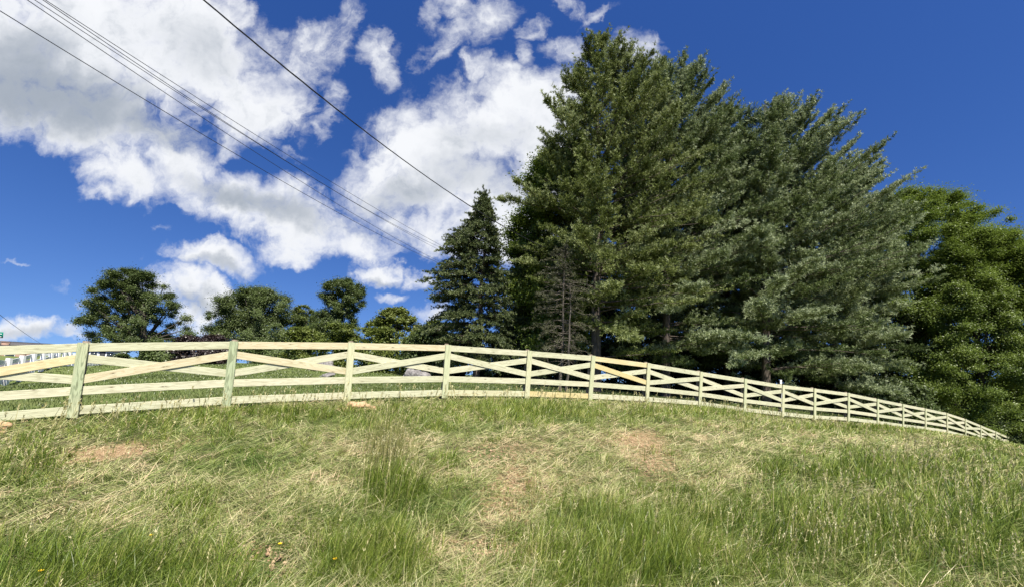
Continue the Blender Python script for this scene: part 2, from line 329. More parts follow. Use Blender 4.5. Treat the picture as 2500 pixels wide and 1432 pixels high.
def board(name, p0, p1, height, thick, nvec, mat, parent, ov=0., bev=.004):
    """a board whose length runs p0 -> p1, its face turned to nvec"""
    p0 = Vector(p0); p1 = Vector(p1); X = (p1-p0); L = X.length+2*ov; X.normalize()
    Nn = Vector(nvec); Nn = (Nn-X*Nn.dot(X)).normalized(); Z = X.cross(Nn); 
    if Z.z < -1e-6: Z = -Z
    c = (p0+p1)/2
    Ms = Matrix(((X[0], Nn[0], Z[0], c[0]), (X[1], Nn[1], Z[1], c[1]), (X[2], Nn[2], Z[2], c[2]), (0, 0, 0, 1)))
    hx, hy, hz = L/2, thick/2, height/2; b = bev
    prof = [(-hy+b, -hz), (hy-b, -hz), (hy, -hz+b), (hy, hz-b), (hy-b, hz), (-hy+b, hz), (-hy, hz-b), (-hy, -hz+b)]
    V = [(s*hx, y, z) for s in (-1, 1) for y, z in prof]; F_ = [(i, (i+1) % 8, 8+(i+1) % 8, 8+i) for i in range(8)]+[tuple(range(7, -1, -1)), tuple(range(8, 16))]
    me = bpy.data.meshes.new(name); me.from_pydata(V, [], F_); me.update(); me.materials.append(mat)
    o = bpy.data.objects.new(name, me); COL.objects.link(o); o.parent = parent
    o.matrix_parent_inverse = Matrix.Identity(4); o.matrix_basis = Matrix.Translation(-Vector(parent.location)) @ Ms
    return o
fence = empty('board_fence', BOT[1])
tag(fence, 'new pale pine crossbuck fence running along the crest of the hill', 'fence')
RW, RTH = .158, .024
fr = lambda k, t: TOP[k]*(1-t)+BOT[k]*t
def lerp(a, b, t): return a*(1-t)+b*t
FRONT = {0:1,1:1,2:-1,3:1,4:-1,5:-1,6:-1,7:1,8:1,9:-1,10:-1,11:1,12:-1,13:1,14:-1,15:1,16:-1,17:1,18:-1,19:1}   # +1: the front brace climbs to the right
TOPM = {0:M_rail,1:M_rail,2:M_mixed,3:M_mixed,6:M_gold}
for k in range(NP):
    a = TOP[max(k-1, 0)]; b = TOP[min(k+1, NP-1)]; d = b-a; d[2] = 0; d /= np.linalg.norm(d)
    nv = np.array([d[1], -d[0], 0])                                    # towards the camera side
    mt = M_cover if k in (0, 1, 2) else M_cover2
    bo = board('cover_board', BOT[k]+nv*.044, TOP[k]+nv*.044, .155, .038, nv, mt, fence)
    if k in (1, 2): bo['label'] = 'greener cover board with strong grain'
    # round back post, rising a little above the top rail
    ax_ = TOP[k]-BOT[k]; ax_ /= np.linalg.norm(ax_); base = BOT[k]-nv*.102+ax_*-.35; tp = TOP[k]-nv*.102+ax_*.035
    th = np.linspace(0, 1, 5)[:, None]; v, qd = tube(base*(1-th)+tp*th, [.062, .061, .06, .06, .057], 12)
    c0 = len(v); v = np.vstack([v, tp+ax_*.006]); tri = [(c0-12+i, c0-12+(i+1) % 12, c0) for i in range(12)]
    mesh_np('post', v, [qd, np.array(tri)], M_back, fence, smooth=False)
    if k == NP-1: break
    dd = TOP[k+1]-TOP[k]; dd[2] = 0; dd /= np.linalg.norm(dd); nn = np.array([dd[1], -dd[0], 0])
    o1 = 0
    top = board('rail', fr(k, .062), fr(k+1, .062), RW, RTH, nn, TOPM.get(k, M_rail), fence, o1)
    board('rail', fr(k, .645), fr(k+1, .645), RW, RTH, nn, M_rail, fence, o1)
    bt = board('rail', fr(k, .905), fr(k+1, .905), RW, RTH, nn, M_gold if k == 5 else (M_mixed if k == 4 else M_rail), fence, o1)
    if k == 5: bt['label'] = 'golden yellow bottom rail'
    for s in (1, -1):
        f = FRONT[k] == s; off = nn*(.012 if f else -.0125)
        ta, tb = (.50, .205) if s == 1 else (.205, .50)
        a_, b_ = fr(k, ta)+off, fr(k+1, tb)+off
        gold = (k == 0 and s == 1) or (k == 6 and s == -1)
        mt = M_gold if gold else (M_mixed if (k in (1, 2) and f) else M_rail)
        e = board('cross_brace', a_, b_, RW, .0235, nn, mt, fence, 0)
        if gold: e['label'] = 'golden yellow front brace'
        if k == 1 and f: e['label'] = 'front brace with an orange stained lower edge'

# ------------------------------------------------------------------ white fence on the left
m, q = mat_new('white_fence_paint'); tc = q.n('ShaderNodeTexCoord').outputs['Object']
M_white = surf(m, q, q.ramp(q.noise(tc, 6, 5, .6).outputs['Fac'], [(.3, (.70, .71, .72)), (.6, (.82, .82, .82))]), .55)
wf = empty('white_fence', (*WF(0), float(hgt(*WF(0)))))
tag(wf, 'white painted three rail fence going downhill on the far left beside the road', 'fence')
S = [-7.2+2.4*i for i in range(20)]
wd = np.array([-.63, .77, 0]); wn = np.array([.77, .63, 0])
def wz(s): p = WF(s); return float(hgt(p[0], p[1]))
for i, s in enumerate(S):
    p = np.array([*WF(s), wz(s)])
    board('post', p-[0, 0, .1], p+[0, 0, 1.24], .20, .12, (0, -1, 0), M_white, wf)
    if i < len(S)-1:
        p2 = np.array([*WF(S[i+1]), wz(S[i+1])])
        for hh in (1.03, .62, .20):
            board('rail', p+[0, 0, hh]-wn*.075, p2+[0, 0, hh]-wn*.085, .20, .03, wn, M_white, wf)

# ------------------------------------------------------------------ houses, sign, far things
m, q = mat_new('red_brown_brick'); tc = q.n('ShaderNodeTexCoord').outputs['Object']
br = q.n('ShaderNodeTexBrick', {'Vector': q.n('ShaderNodeCombineXYZ', {0: q.m('ADD', q.n('ShaderNodeSeparateXYZ', {0: tc}).outputs[0], q.n('ShaderNodeSeparateXYZ', {0: tc}).outputs[1]), 1: q.n('ShaderNodeSeparateXYZ', {0: tc}).outputs[2], 2: 0.}).outputs[0], 'Scale': 4., 'Color1': (.33, .17, .11, 1), 'Color2': (.42, .25, .17, 1), 'Mortar': (.45, .42, .38, 1)})
M_brick = surf(m, q, br.outputs['Color'], .9)
def flat(name, c1, c2, sc_=8, rough=.8):
    m, q = mat_new(name); tc = q.n('ShaderNodeTexCoord').outputs['Object']
    return surf(m, q, q.ramp(q.noise(tc, sc_, 5, .6).outputs['Fac'], [(.3, c1), (.7, c2)]), rough)
M_siding = flat('pale_siding', (.50, .54, .60), (.62, .65, .70), 2)
M_roof = flat('dark_shingle_roof', (.06, .055, .055), (.13, .12, .115), 10)
M_glass = flat('window_glass', (.03, .04, .05), (.06, .07, .08), 1, .1)
M_trim = flat('white_trim', (.75, .75, .75), (.82, .82, .82))
M_dark = flat('dark_metal', (.03, .03, .035), (.07, .07, .075), 20, .5)
def local(parent_loc, ang, V):
    c, s = math.cos(ang), math.sin(ang); V = np.asarray(V, float)
    return np.stack([V[:, 0]*c-V[:, 1]*s+parent_loc[0], V[:, 0]*s+V[:, 1]*c+parent_loc[1], V[:, 2]+parent_loc[2]], 1)
def house(loc, ang, L, W, H, RH, wallm, label, chimney=True, brick_end=None):
    e = empty('house', loc); tag(e, label, 'house')
    def part(nm, pieces, mt, par=e):
        a = Acc()
        for v, qd in pieces: a.add(local(loc, ang, v), qd)
        o = mesh_np(nm, np.concatenate(a.V), a.Fq, mt, e)
        if par is not e: o.parent = par
        return o
    part('wall', [box((0, 0, H/2-.5), (L, W, H+1))], wallm)
    g_ = np.array([[-L/2, -W/2, H], [-L/2, W/2, H], [-L/2, 0, H+RH], [L/2, -W/2, H], [L/2, W/2, H], [L/2, 0, H+RH]])*np.array([.998, .998, 1])
    a = Acc(); a.add(local(loc, ang, g_), None, [[0, 1, 2], [3, 5, 4]]); mesh_np('gable', np.concatenate(a.V), a.Ft, wallm, e)
    ov = .4; rp = []
    for s in (-1, 1):
        v = np.array([[-L/2-ov, s*(W/2+ov), H-ov*RH/(W/2)], [L/2+ov, s*(W/2+ov), H-ov*RH/(W/2)], [L/2+ov, 0, H+RH], [-L/2-ov, 0, H+RH]])
        v2 = v+[0, 0, .16]; rp.append((np.vstack([v, v2]), np.array([[0, 1, 2, 3], [7, 6, 5, 4], [0, 4, 5, 1], [1, 5, 6, 2], [2, 6, 7, 3], [3, 7, 4, 0]])))
    roof = part('roof', rp, M_roof)
    if chimney: part('chimney', [box((L*.12, 0, H+RH+.2), (.9, .7, .9)), box((L*.12, 0, H+RH+.66), (1.05, .85, .12))], M_brick, roof)
    for x in (-L*.32, -L*.08, L*.3):
        wdw = part('window', [box((x, -W/2-.03, H*.55), (1.25, .1, 1.3))], M_trim); part('pane', [box((x, -W/2-.085, H*.55), (1.05, .03, 1.1))], M_glass, wdw)
    dr = part('door', [box((L*.12, -W/2-.03, 1.02), (.95, .1, 2.05))], M_dark)
    return e
M_ = at(28, 868, 78); house((M_[0]-3, M_[1], float(hgt(M_[0], M_[1]))-1.2), R(35), 9, 7, 2.3, .7, M_brick, 'low brick house with a chimney across the road, cut by the left edge')
M_ = at(72, 868, 92); house((M_[0], M_[1], float(hgt(M_[0], M_[1]))-.3), R(35), 8.0, 6, 2.1, .6, M_siding, 'pale blue-grey sided outbuilding to the right of the brick house', False)
M_ = at(250, 864, 95); house((M_[0], M_[1], float(hgt(M_[0], M_[1]))-.1), R(25), 7, 5, 2.0, .5, M_trim, 'white shed seen under the top rail beside the leftmost tree', False)

M_sign = flat('green_sign_face', (.0, .17, .115), (.0, .20, .135), 3, .4)
sgl = at(-24, 815, 15); sg = empty('street_sign', (sgl[0], sgl[1], float(hgt(sgl[0], sgl[1])))); tag(sg, 'green street name sign peeking in at the left edge of the photo', 'sign')
v = np.array([at(x, y, 15+dy) for dy in (0, .012) for x, y in ((-70, 806.5), (8.6, 810), (7.2, 824), (-72, 821))])
mesh_np('sign_panel', v, [np.array([[0, 1, 2, 3], [7, 6, 5, 4], [0, 4, 5, 1], [1, 5, 6, 2], [2, 6, 7, 3], [3, 7, 4, 0]])], M_sign, sg)
a = Acc()
for (x0, x1, y0, y1) in ((0, 4.4, 813.2, 814.9), (-1, 3.4, 819.6, 821.3)):
    v = np.array([at(x, y, 14.994) for x, y in ((x0, y0), (x1, y0+.5), (x1, y1+.3), (x0, y1))]); a.add(v, [[0, 3, 2, 1]])
a.build('lettering', M_trim, sg)
v, qd = tube([(sgl[0]-.05, 15.05, sg.location.z), (sgl[0]-.05, 15.05, sgl[2]+.15)], .03, 8); mesh_np('pole', v, [qd], M_dark, sg)

M_pipe = flat('white_plastic', (.78, .79, .8), (.84, .84, .85), 5, .4)
p0 = at(1906.5, 926, 23); gz = float(hgt(p0[0], p0[1])); mk = empty('marker_post', (p0[0], p0[1], gz)); tag(mk, 'thin white marker post sticking up behind the board fence', 'post')
v, qd = tube([(p0[0], p0[1], gz-.2), (p0[0], p0[1], p0[2])], .045, 10); v = np.vstack([v, p0]); n0 = len(v)-1
mesh_np('shaft', v, [qd, np.array([(n0-10+i, n0-10+(i+1) % 10, n0) for i in range(10)])], M_pipe, mk)

# ------------------------------------------------------------------ overhead wires
M_wire = flat('black_cable', (.012, .012, .014), (.03, .03, .032), 5, .5)
def wire(p0, Y0, p1, Y1, sag, r, label, ext=.25, wav=0., name='power_line', n=90, strands=1):
    A_ = at(*p0, Y0); B_ = at(*p1, Y1); t = np.linspace(-ext, 1+.12, n)[:, None]
    P = A_*(1-t)+B_*t; P[:, 2] += sag*4*(t[:, 0]**2-t[:, 0])
    ac = Acc()
    for k in range(strands):
        ph = 2*math.pi*k/strands; L = np.linalg.norm(B_-A_)*t[:, 0]
        Q_ = P.copy()
        if wav: Q_[:, 2] += wav*np.sin(L*3.1+ph)*(1+.5*np.sin(L*.7)); Q_[:, 0] += wav*np.cos(L*3.1+ph)
        ac.add(*tube(Q_, r, 5))
    o = ac.build(name, M_wire, None, True); tag(o, label, 'power line', 'overhead wires crossing the sky'); return o
wire((497, 0), 9, (1285, 583), 20.5, .42, .011, 'thick twisted black cable reaching the big pine, rightmost of the wires', .3, .009, n=420, strands=3)
wire((0, 27), 10, (1048, 632), 34, .35, .012, 'lowest thin wire of the bundle, running from the left edge to the spruce', .3)
wire((66, 0), 10.5, (1052, 628), 35, .35, .011, 'second lowest thin wire of the bundle above the spruce')
wire((84, 0), 11, (1066, 607), 35, .3, .010, 'middle thin wire of the bundle, between the lower and upper pairs')
wire((104, 0), 11, (1073, 603), 36, .5, .011, 'thin wire that crosses its neighbour near the top of the photo')
wire((110, 0), 11.5, (1080, 601), 36, .25, .011, 'uppermost thin wire of the bundle')
wire((0, 768), 40, (100, 838), 78, .1, .022, 'faint short wire low over the house at the left edge', .2)

# ------------------------------------------------------------------ trees
M_bark = None
def barkmat(name, a, b):
    m, q = mat_new(name); tc = q.n('ShaderNodeTexCoord').outputs['Object']
    f = q.noise(q.v('MULTIPLY', tc, (7, 7, 1.6)), 1.5, 6, .7, .5).outputs['Fac']
    return surf(m, q, q.ramp(f, [(.3, a), (.7, b)]), .95, f, .8, .1, .05)
M_bark = barkmat('grey_brown_bark', (.035, .03, .024), (.11, .095, .08))
M_pbark = barkmat('pine_bark', (.06, .048, .04), (.17, .14, .12))
M_dead = barkmat('bare_grey_wood', (.06, .05, .04), (.17, .15, .125))
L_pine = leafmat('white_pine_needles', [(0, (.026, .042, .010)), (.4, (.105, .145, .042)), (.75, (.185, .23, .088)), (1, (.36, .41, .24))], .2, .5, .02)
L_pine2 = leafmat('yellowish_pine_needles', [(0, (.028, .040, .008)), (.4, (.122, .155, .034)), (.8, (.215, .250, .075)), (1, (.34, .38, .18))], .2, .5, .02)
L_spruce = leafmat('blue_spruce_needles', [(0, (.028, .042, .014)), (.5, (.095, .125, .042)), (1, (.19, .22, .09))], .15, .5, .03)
L_oak = leafmat('dark_oak_leaves', [(0, (.034, .052, .014)), (.5, (.095, .130, .038)), (1, (.17, .21, .075))], .28, .45, .02)
L_maple = leafmat('bright_maple_leaves', [(0, (.060, .095, .012)), (.5, (.135, .190, .028)), (1, (.23, .285, .06))], .42, .45, .02)
L_mid = leafmat('mid_green_leaves', [(0, (.055, .078, .014)), (.5, (.13, .165, .03)), (1, (.22, .25, .07))], .34, .45, .02)
L_dark = leafmat('shade_dark_leaves', [(0, (.015, .024, .008)), (.5, (.035, .05, .015)), (1, (.07, .09, .03))], .2, .5, .01)  # understory leaves, their shade put into the colour
L_red = leafmat('dark_red_leaves', [(0, (.018, .012, .011)), (.6, (.042, .026, .022)), (1, (.075, .055, .042))], .2, .45, .05)
L_brown = leafmat('dry_brown_needles', [(0, (.035, .038, .018)), (.6, (.085, .088, .04)), (1, (.15, .15, .08))], .2, .5, .03)
def unit(v): return v/(np.linalg.norm(v, axis=-1, keepdims=True)+1e-9)
def env_fn(env, X0, Y):
    """survey rows (y, xl, xr) -> extents left/right of the trunk as a function of height"""
    zs = []; l = []; r = []
    for (y, a, b) in env:
        pa = at(a, y, Y); pb = at(b, y, Y); zs.append((pa[2]+pb[2])/2); l.append(X0-pa[0]); r.append(pb[0]-X0)
    o = np.argsort(zs); zs = np.array(zs)[o]; l = np.array(l)[o]; r = np.array(r)[o]
    def f(z, phi):
        L_ = np.interp(z, zs, l); R_ = np.interp(z, zs, r); c = np.cos(phi); s = np.sin(phi); c = np.sign(c)*np.abs(c)**.6
        side = np.where(c > 0, R_, L_); dep = np.maximum((L_+R_)/2, .15)
        off = (R_-L_)/2                                              # lean of the section
        return off+c*dep, s*dep*.85
    return f, zs[0], zs[-1], l, r
def trunk_limb_acc(): return Acc()
def needles(P, D, n, L, W, spread, r):
    N_ = len(P); d = unit(np.repeat(D, n, 0)+spread*rng.normal(size=(N_*n, 3))); p = np.repeat(P, n, 0)
    s = unit(np.cross(d, rng.normal(size=d.shape)))*(W*rng.uniform(.7, 1.3, (N_*n, 1)))
    l = d*(L*rng.uniform(.7, 1.25, (N_*n, 1)))
    V_ = np.stack([p-s*.6, p+s*.6, p+l*.6+s, p+l-s*.3], 1).reshape(-1, 3)
    rr = np.clip(np.repeat(r, n)+rng.normal(0, .13, N_*n), 0, 1)
    q_ = np.arange(N_*n)[:, None]*4+np.array([[0, 1, 2, 3]])
    return V_, q_, np.repeat(rr, 4)
def conifer(name, label, cat, px, Y, env, leaf, nl=170, elev=(.15, 1.0), nb=13, nt=6, tl=.21, tw=.016, nn=9, brl=1.0, trunk=.22, spread=.8, up=.35, droop=0., bark=None, zlow=None, group=None, lean=0., trunk_y=None, tone=.5, inner=.38, seed=1, epow=1.8, boughs=(), thin=0.):
    global rng; rng = np.random.default_rng(seed)
    bark = bark or M_pbark; k_ = Y/23; tl *= k_; tw *= k_; brl *= k_; nb = nb+1
    X0 = at(px, trunk_y or env[-1][0], Y)[0]; gz = float(hgt(X0, Y))
    f, z0, z1, _, _ = env_fn(env, X0, Y)
    root = empty(name, (X0, Y, gz)); tag(root, label, cat, group)
    H = z1-gz
    tx = lambda z: X0+lean*((z-gz)/H)**1.3
    wood = Acc(); zt = np.linspace(gz-.3, z1-.2, 14)
    tr = trunk*np.clip(1-(zt-gz)/H, .04, 1)**.85; tr[0] *= 1.35
    wob = .1*np.sin(zt*1.1+seed)
    wood.add(*tube(np.stack([tx(np.maximum(zt, gz))+wob*.5, Y+wob, zt], 1), tr, 10))
    crown = Acc()
    Ps = []; Ds = []; Rs = []
    ga = 2.399963
    for k in range(nl+len(boughs)):
        big = k >= nl
        if not big and thin and rng.random() < thin*max(0, 1-((k+.5)/nl)/.42): continue
        u = (k+.5)/nl; z = z0+(z1-z0)*(1-(1-u)**1.15) if False else z0+(z1-z0)*(u**.9)
        z += rng.normal(0, .25)
        phi = k*ga+rng.normal(0, .3)
        rr = rng.uniform(.75, 1.12) if rng.random() > inner else rng.uniform(.35, .75)
        ex, ey = f(min(z, z1), phi); tip = np.array([X0+ex*rr, Y+ey*rr, z])
        if big:
            bx_, by_, bd_ = boughs[k-nl]; tip = at(bx_, by_, Y+bd_); z = tip[2]
        e = elev[0]+(elev[1]-elev[0])*max(0, (z-z0)/(z1-z0))**epow+rng.normal(0, .08); ltone = rng.normal(0, .17)
        rad = math.hypot(tip[0]-tx(z), tip[1]-Y)
        if big: ltone = rng.uniform(.05, .2)  # listed boughs get paler needles, sunlight put into their colour
        zb = max(z-rad*e, gz+.7); zb = min(zb, z1-.3)
        b = np.array([tx(zb), Y, zb]); t = np.linspace(0, 1, 7)[:, None]
        mid = (b+tip)/2+np.array([0, 0, droop*rad*.15-.06*rad*(1 if e > .3 else -.5)])
        C = (1-t)**2*b+2*t*(1-t)*mid+t*t*tip
        C[1:-1] += rng.normal(0, .05, (5, 3))
        wood.add(*tube(C, np.linspace(max(.02, trunk*.16*min(1, rad/3)), .006, 7), 4))
        m_ = max(3, int(nb*min(1.3, .35+rad/3.2)))*(2 if big else 1)
        tt = rng.uniform(.12, 1., m_)**.75; tt[0] = 1.
        idx = tt*6; i0 = np.minimum(idx.astype(int), 5); fr_ = (idx-i0)[:, None]
        S_ = C[i0]*(1-fr_)+C[i0+1]*fr_; dl = unit(C[i0+1]-C[i0])
        side = unit(np.cross(dl, [0, 0, 1.]))*np.where(rng.random((m_, 1)) > .5, 1, -1)
        bd = unit(dl*.75+side*rng.uniform(.35, 1.15, (m_, 1))+np.array([0, 0, up])*rng.uniform(.2, 1.3, (m_, 1))+rng.normal(0, .15, (m_, 3))); bd[0] = unit(dl[0]+np.array([0, 0, up*.6]))
        bl = brl*rng.uniform(.45, 1., m_)*np.clip(.35+.9*(1-tt), .35, 1)*min(1, .35+rad/3); bl[0] = brl*.4
        for j in range(m_):
            s = np.linspace(.12, 1, nt)[:, None]*bl[j]
            q_ = S_[j]+bd[j]*s+np.array([0, 0, 1.])*(s**2)*(.12*up-droop*.25)+rng.normal(0, .035, (nt, 3))
            Ps.append(q_); Ds.append(np.repeat((bd[j]+[0, 0, up*.6-droop*.3])[None], nt, 0)); Rs.append(np.full(nt, np.clip(tone+ltone+rng.normal(0, .1), 0, 1))+np.linspace(-.16, .24, nt))  # needles pale towards branchlet tips, a silvery highlight put into the colour
        if rng.random() < .5:
            j = 1; wood.add(*tube(S_[j]+bd[j]*np.linspace(0, 1, 3)[:, None]*bl[j], .006, 3))
    P = np.concatenate(Ps); D = unit(np.concatenate(Ds)); R_ = np.concatenate(Rs)
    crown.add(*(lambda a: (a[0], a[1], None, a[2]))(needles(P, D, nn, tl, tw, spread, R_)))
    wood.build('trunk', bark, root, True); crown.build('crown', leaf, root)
    return root
def leaves(P, size, r, flat=.5, outw=None):
    size = size*.82
    N_ = len(P); nrm_ = rng.normal(size=(N_, 3)); nrm_[:, 2] = np.abs(nrm_[:, 2])+flat
    if outw is not None: nrm_ += outw*.8
    nrm_ = unit(nrm_); a = unit(np.cross(nrm_, rng.normal(size=(N_, 3)))); b = np.cross(nrm_, a)
    s = size*rng.uniform(.6, 1.3, (N_, 1))
    V_ = np.stack([P-a*s*.55, P+b*s*.36-nrm_*s*.06, P+a*s*.6, P-b*s*.36+nrm_*s*.05], 1).reshape(-1, 3)
    return V_, np.arange(N_)[:, None]*4+np.array([[0, 1, 2, 3]]), np.repeat(np.clip(r, 0, 1), 4)
def broadleaf(name, label, cat, px, Y, env, leaf, nlobe=90, nleaf=260, lobe=.11, size=.16, trunk=.25, group=None, seed=1, bark=None, shell=.5, extra=(), flatten=.7, trunk_y=None, ground_z=None, nlimb=16, tone=.5, stems=1):
    global rng; rng = np.random.default_rng(seed)
    bark = bark or M_bark
    X0 = at(px, trunk_y or env[-1][0], Y)[0]; gz = float(hgt(X0, Y)) if ground_z is None else ground_z
    f, z0, z1, l, r = env_fn(env, X0, Y)
    root = empty(name, (X0, Y, gz)); tag(root, label, cat, group)
    size_c = max(np.max(l+r)/2, (z1-z0)*.4); nlobe = int(nlobe*1.8); lobe *= 1.15
    cs = []
    for k in range(nlobe):
        z = z0+(z1-z0)*((k+rng.random())/nlobe)**.9; phi = rng.uniform(0, 2*math.pi); q_ = shell+(1.08-shell)*rng.random()**.6
        if rng.random() < .2: q_ *= .6
        rl = lobe*size_c*rng.uniform(.45, 1.35)
        loc_r = np.array(f(z, 0))[0]-np.array(f(z, math.pi))[0]
        rl = min(rl, max(.25*loc_r, .3)); ex, ey = f(z-rl*.3, phi); hyp = math.hypot(ex, ey)+1e-6; sc_ = max(0, q_-rl*.5/hyp)
        offc = f(z, math.pi/2)[0]
        cs.append((X0+offc+(ex-offc)*sc_, Y+ey*sc_, min(z, z1-rl*.5), rl))
    for (x, y, rr) in extra:
        p = at(x, y, Y); cs.append((p[0], p[1]+rng.normal(0, .5), p[2], rr/F*Y))
    crown = Acc(); wood = Acc(); cen = np.array([X0, Y, (z0+z1)/2])
    med = np.median([c[3] for c in cs])
    for c in cs:
        nlv = int(1.35*nleaf*(c[3]/med)**2*rng.uniform(.75, 1.15)); 
        if nlv < 8: nlv = 8
        d = unit(rng.normal(size=(nlv, 3))); rad = c[3]*rng.random((nlv, 1))**.6*(1+.5*rng.normal(size=(nlv, 1)))
        P = np.array(c[:3])+d*rad*np.array([1.1, 1.1, flatten])
        ow = unit(P-cen)
        crown.add(*(lambda a: (a[0], a[1], None, a[2]))(leaves(P, size, tone+rng.normal(0, .1)+rng.normal(0, .11, nlv), .4, ow)))
    H = z1-gz
    fork = gz+max(.8, (z0-gz)*.9+.12*H)
    zt = np.linspace(gz-.3, gz+.86*H, 9); off = [f(z, math.pi/2)[0] for z in zt]
    cxs = X0+np.array(off)*np.clip((zt-gz)/H, 0, 1)*.8
    wood.add(*tube(np.stack([cxs, Y+.1*np.sin(zt), zt], 1), trunk*np.clip(1-(zt-gz)/H, .06, 1)**.8*np.array([1.4]+[1]*8), 9))
    order = rng.permutation(len(cs))[:nlimb+len(extra)]
    for k in list(order)+list(range(len(cs)-len(extra), len(cs))):
        c = np.array(cs[k][:3]); zb = gz+(c[2]-gz)*rng.uniform(.35, .65); zb = max(zb, fork*.9+gz*.1)
        b = np.array([np.interp(zb, zt, cxs), Y, min(zb, c[2])]); t = np.linspace(0, 1, 6)[:, None]
        mid = (b+c)/2+rng.normal(0, .15, 3)*size_c*.2; C = (1-t)**2*b+2*t*(1-t)*mid+t*t*c
        wood.add(*tube(C, np.linspace(trunk*.32, .012, 6), 5))
        for _ in range(3):
            e2 = c+rng.normal(0, 1, 3)*cs[k][3]*.7; s0 = C[4]; wood.add(*tube(np.array([s0, (s0+e2)/2+rng.normal(0, .06, 3), e2]), [.02, .012, .005], 3))
    wood.build('trunk', bark, root, True); crown.build('crown', leaf, root); return root

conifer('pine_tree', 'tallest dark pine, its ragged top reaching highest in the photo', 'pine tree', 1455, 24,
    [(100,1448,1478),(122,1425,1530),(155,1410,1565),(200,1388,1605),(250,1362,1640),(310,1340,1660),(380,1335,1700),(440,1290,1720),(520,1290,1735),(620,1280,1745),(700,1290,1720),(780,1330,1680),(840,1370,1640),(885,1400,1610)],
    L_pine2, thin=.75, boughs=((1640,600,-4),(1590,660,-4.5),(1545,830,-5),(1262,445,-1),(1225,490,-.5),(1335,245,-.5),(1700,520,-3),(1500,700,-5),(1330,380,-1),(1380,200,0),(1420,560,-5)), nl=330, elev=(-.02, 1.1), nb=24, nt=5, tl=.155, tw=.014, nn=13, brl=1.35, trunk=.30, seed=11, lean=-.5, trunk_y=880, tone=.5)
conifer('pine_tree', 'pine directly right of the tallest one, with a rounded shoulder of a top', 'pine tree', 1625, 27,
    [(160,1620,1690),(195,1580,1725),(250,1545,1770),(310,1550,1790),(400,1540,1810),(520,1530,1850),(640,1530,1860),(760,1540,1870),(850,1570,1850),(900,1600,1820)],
    L_pine, thin=.75, boughs=((1850,830,-6),(1760,620,-5),(1700,700,-6),(1690,175,0),(1765,235,0),(1800,820,-5),(1640,760,-5)), nl=290, elev=(.0, 1.15), nb=23, nt=5, tl=.155, tw=.014, nn=13, brl=1.35, trunk=.27, seed=12, trunk_y=890, tone=.6)  # raised tone paints sunlit highlights into the needles
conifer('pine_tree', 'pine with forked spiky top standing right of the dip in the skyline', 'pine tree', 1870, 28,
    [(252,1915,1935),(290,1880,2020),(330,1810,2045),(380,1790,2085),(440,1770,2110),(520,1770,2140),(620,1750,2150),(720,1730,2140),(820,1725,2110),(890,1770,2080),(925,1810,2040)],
    L_pine, thin=.75, boughs=((1925,250,0),(2028,275,0),(2090,345,0),(2148,402,0),(1900,690,-6),(2020,760,-6),(1850,740,-6),(1800,890,-6),(1990,640,-5),(1850,560,-5)), nl=310, elev=(-.02, 1.2), nb=23, nt=5, tl=.155, tw=.014, nn=13, brl=1.35, trunk=.28, seed=13, trunk_y=900, tone=.62)  # tone raised here too, highlights painted into the needle colour
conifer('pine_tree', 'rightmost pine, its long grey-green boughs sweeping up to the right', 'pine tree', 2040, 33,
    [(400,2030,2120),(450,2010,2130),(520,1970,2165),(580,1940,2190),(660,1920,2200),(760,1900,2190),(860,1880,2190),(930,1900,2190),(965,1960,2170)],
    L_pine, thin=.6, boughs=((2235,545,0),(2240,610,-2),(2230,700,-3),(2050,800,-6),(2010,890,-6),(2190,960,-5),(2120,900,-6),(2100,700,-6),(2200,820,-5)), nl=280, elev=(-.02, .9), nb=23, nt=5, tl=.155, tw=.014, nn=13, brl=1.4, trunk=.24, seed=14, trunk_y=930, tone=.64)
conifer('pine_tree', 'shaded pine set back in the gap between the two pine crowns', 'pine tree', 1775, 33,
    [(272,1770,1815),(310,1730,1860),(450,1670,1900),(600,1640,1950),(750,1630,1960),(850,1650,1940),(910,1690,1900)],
    L_pine, nl=290, elev=(.05, 1.1), nb=13, nt=5, tl=.25, tw=.015, nn=8, brl=1.3, trunk=.25, seed=15, trunk_y=900, tone=.4)  # lowered tone puts the shade into the needle colour
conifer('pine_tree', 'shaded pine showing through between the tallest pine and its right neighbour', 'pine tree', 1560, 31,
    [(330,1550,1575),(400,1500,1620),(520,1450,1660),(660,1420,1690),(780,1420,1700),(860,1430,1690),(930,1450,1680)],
    L_pine, nl=170, elev=(-.02, 1.), nb=16, nt=5, tl=.16, tw=.016, nn=11, brl=1.3, trunk=.22, seed=19, trunk_y=900, tone=.35)  # darker needle tone stands in for shade
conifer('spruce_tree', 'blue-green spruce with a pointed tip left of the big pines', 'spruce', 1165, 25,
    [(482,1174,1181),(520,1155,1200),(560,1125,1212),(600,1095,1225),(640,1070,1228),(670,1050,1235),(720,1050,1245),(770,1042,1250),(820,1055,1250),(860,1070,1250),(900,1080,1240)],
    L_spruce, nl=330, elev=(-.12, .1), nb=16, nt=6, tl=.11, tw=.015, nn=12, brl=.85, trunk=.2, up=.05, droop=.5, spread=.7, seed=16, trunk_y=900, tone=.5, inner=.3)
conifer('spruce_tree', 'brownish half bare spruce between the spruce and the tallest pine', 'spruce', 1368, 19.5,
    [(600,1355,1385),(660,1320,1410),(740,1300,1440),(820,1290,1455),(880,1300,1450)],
    L_brown, nl=95, elev=(-.15, .2), nb=9, nt=5, tl=.11, tw=.008, nn=9, brl=.6, trunk=.085, up=.02, droop=.5, spread=.8, seed=17, trunk_y=930, tone=.45, bark=M_dead)
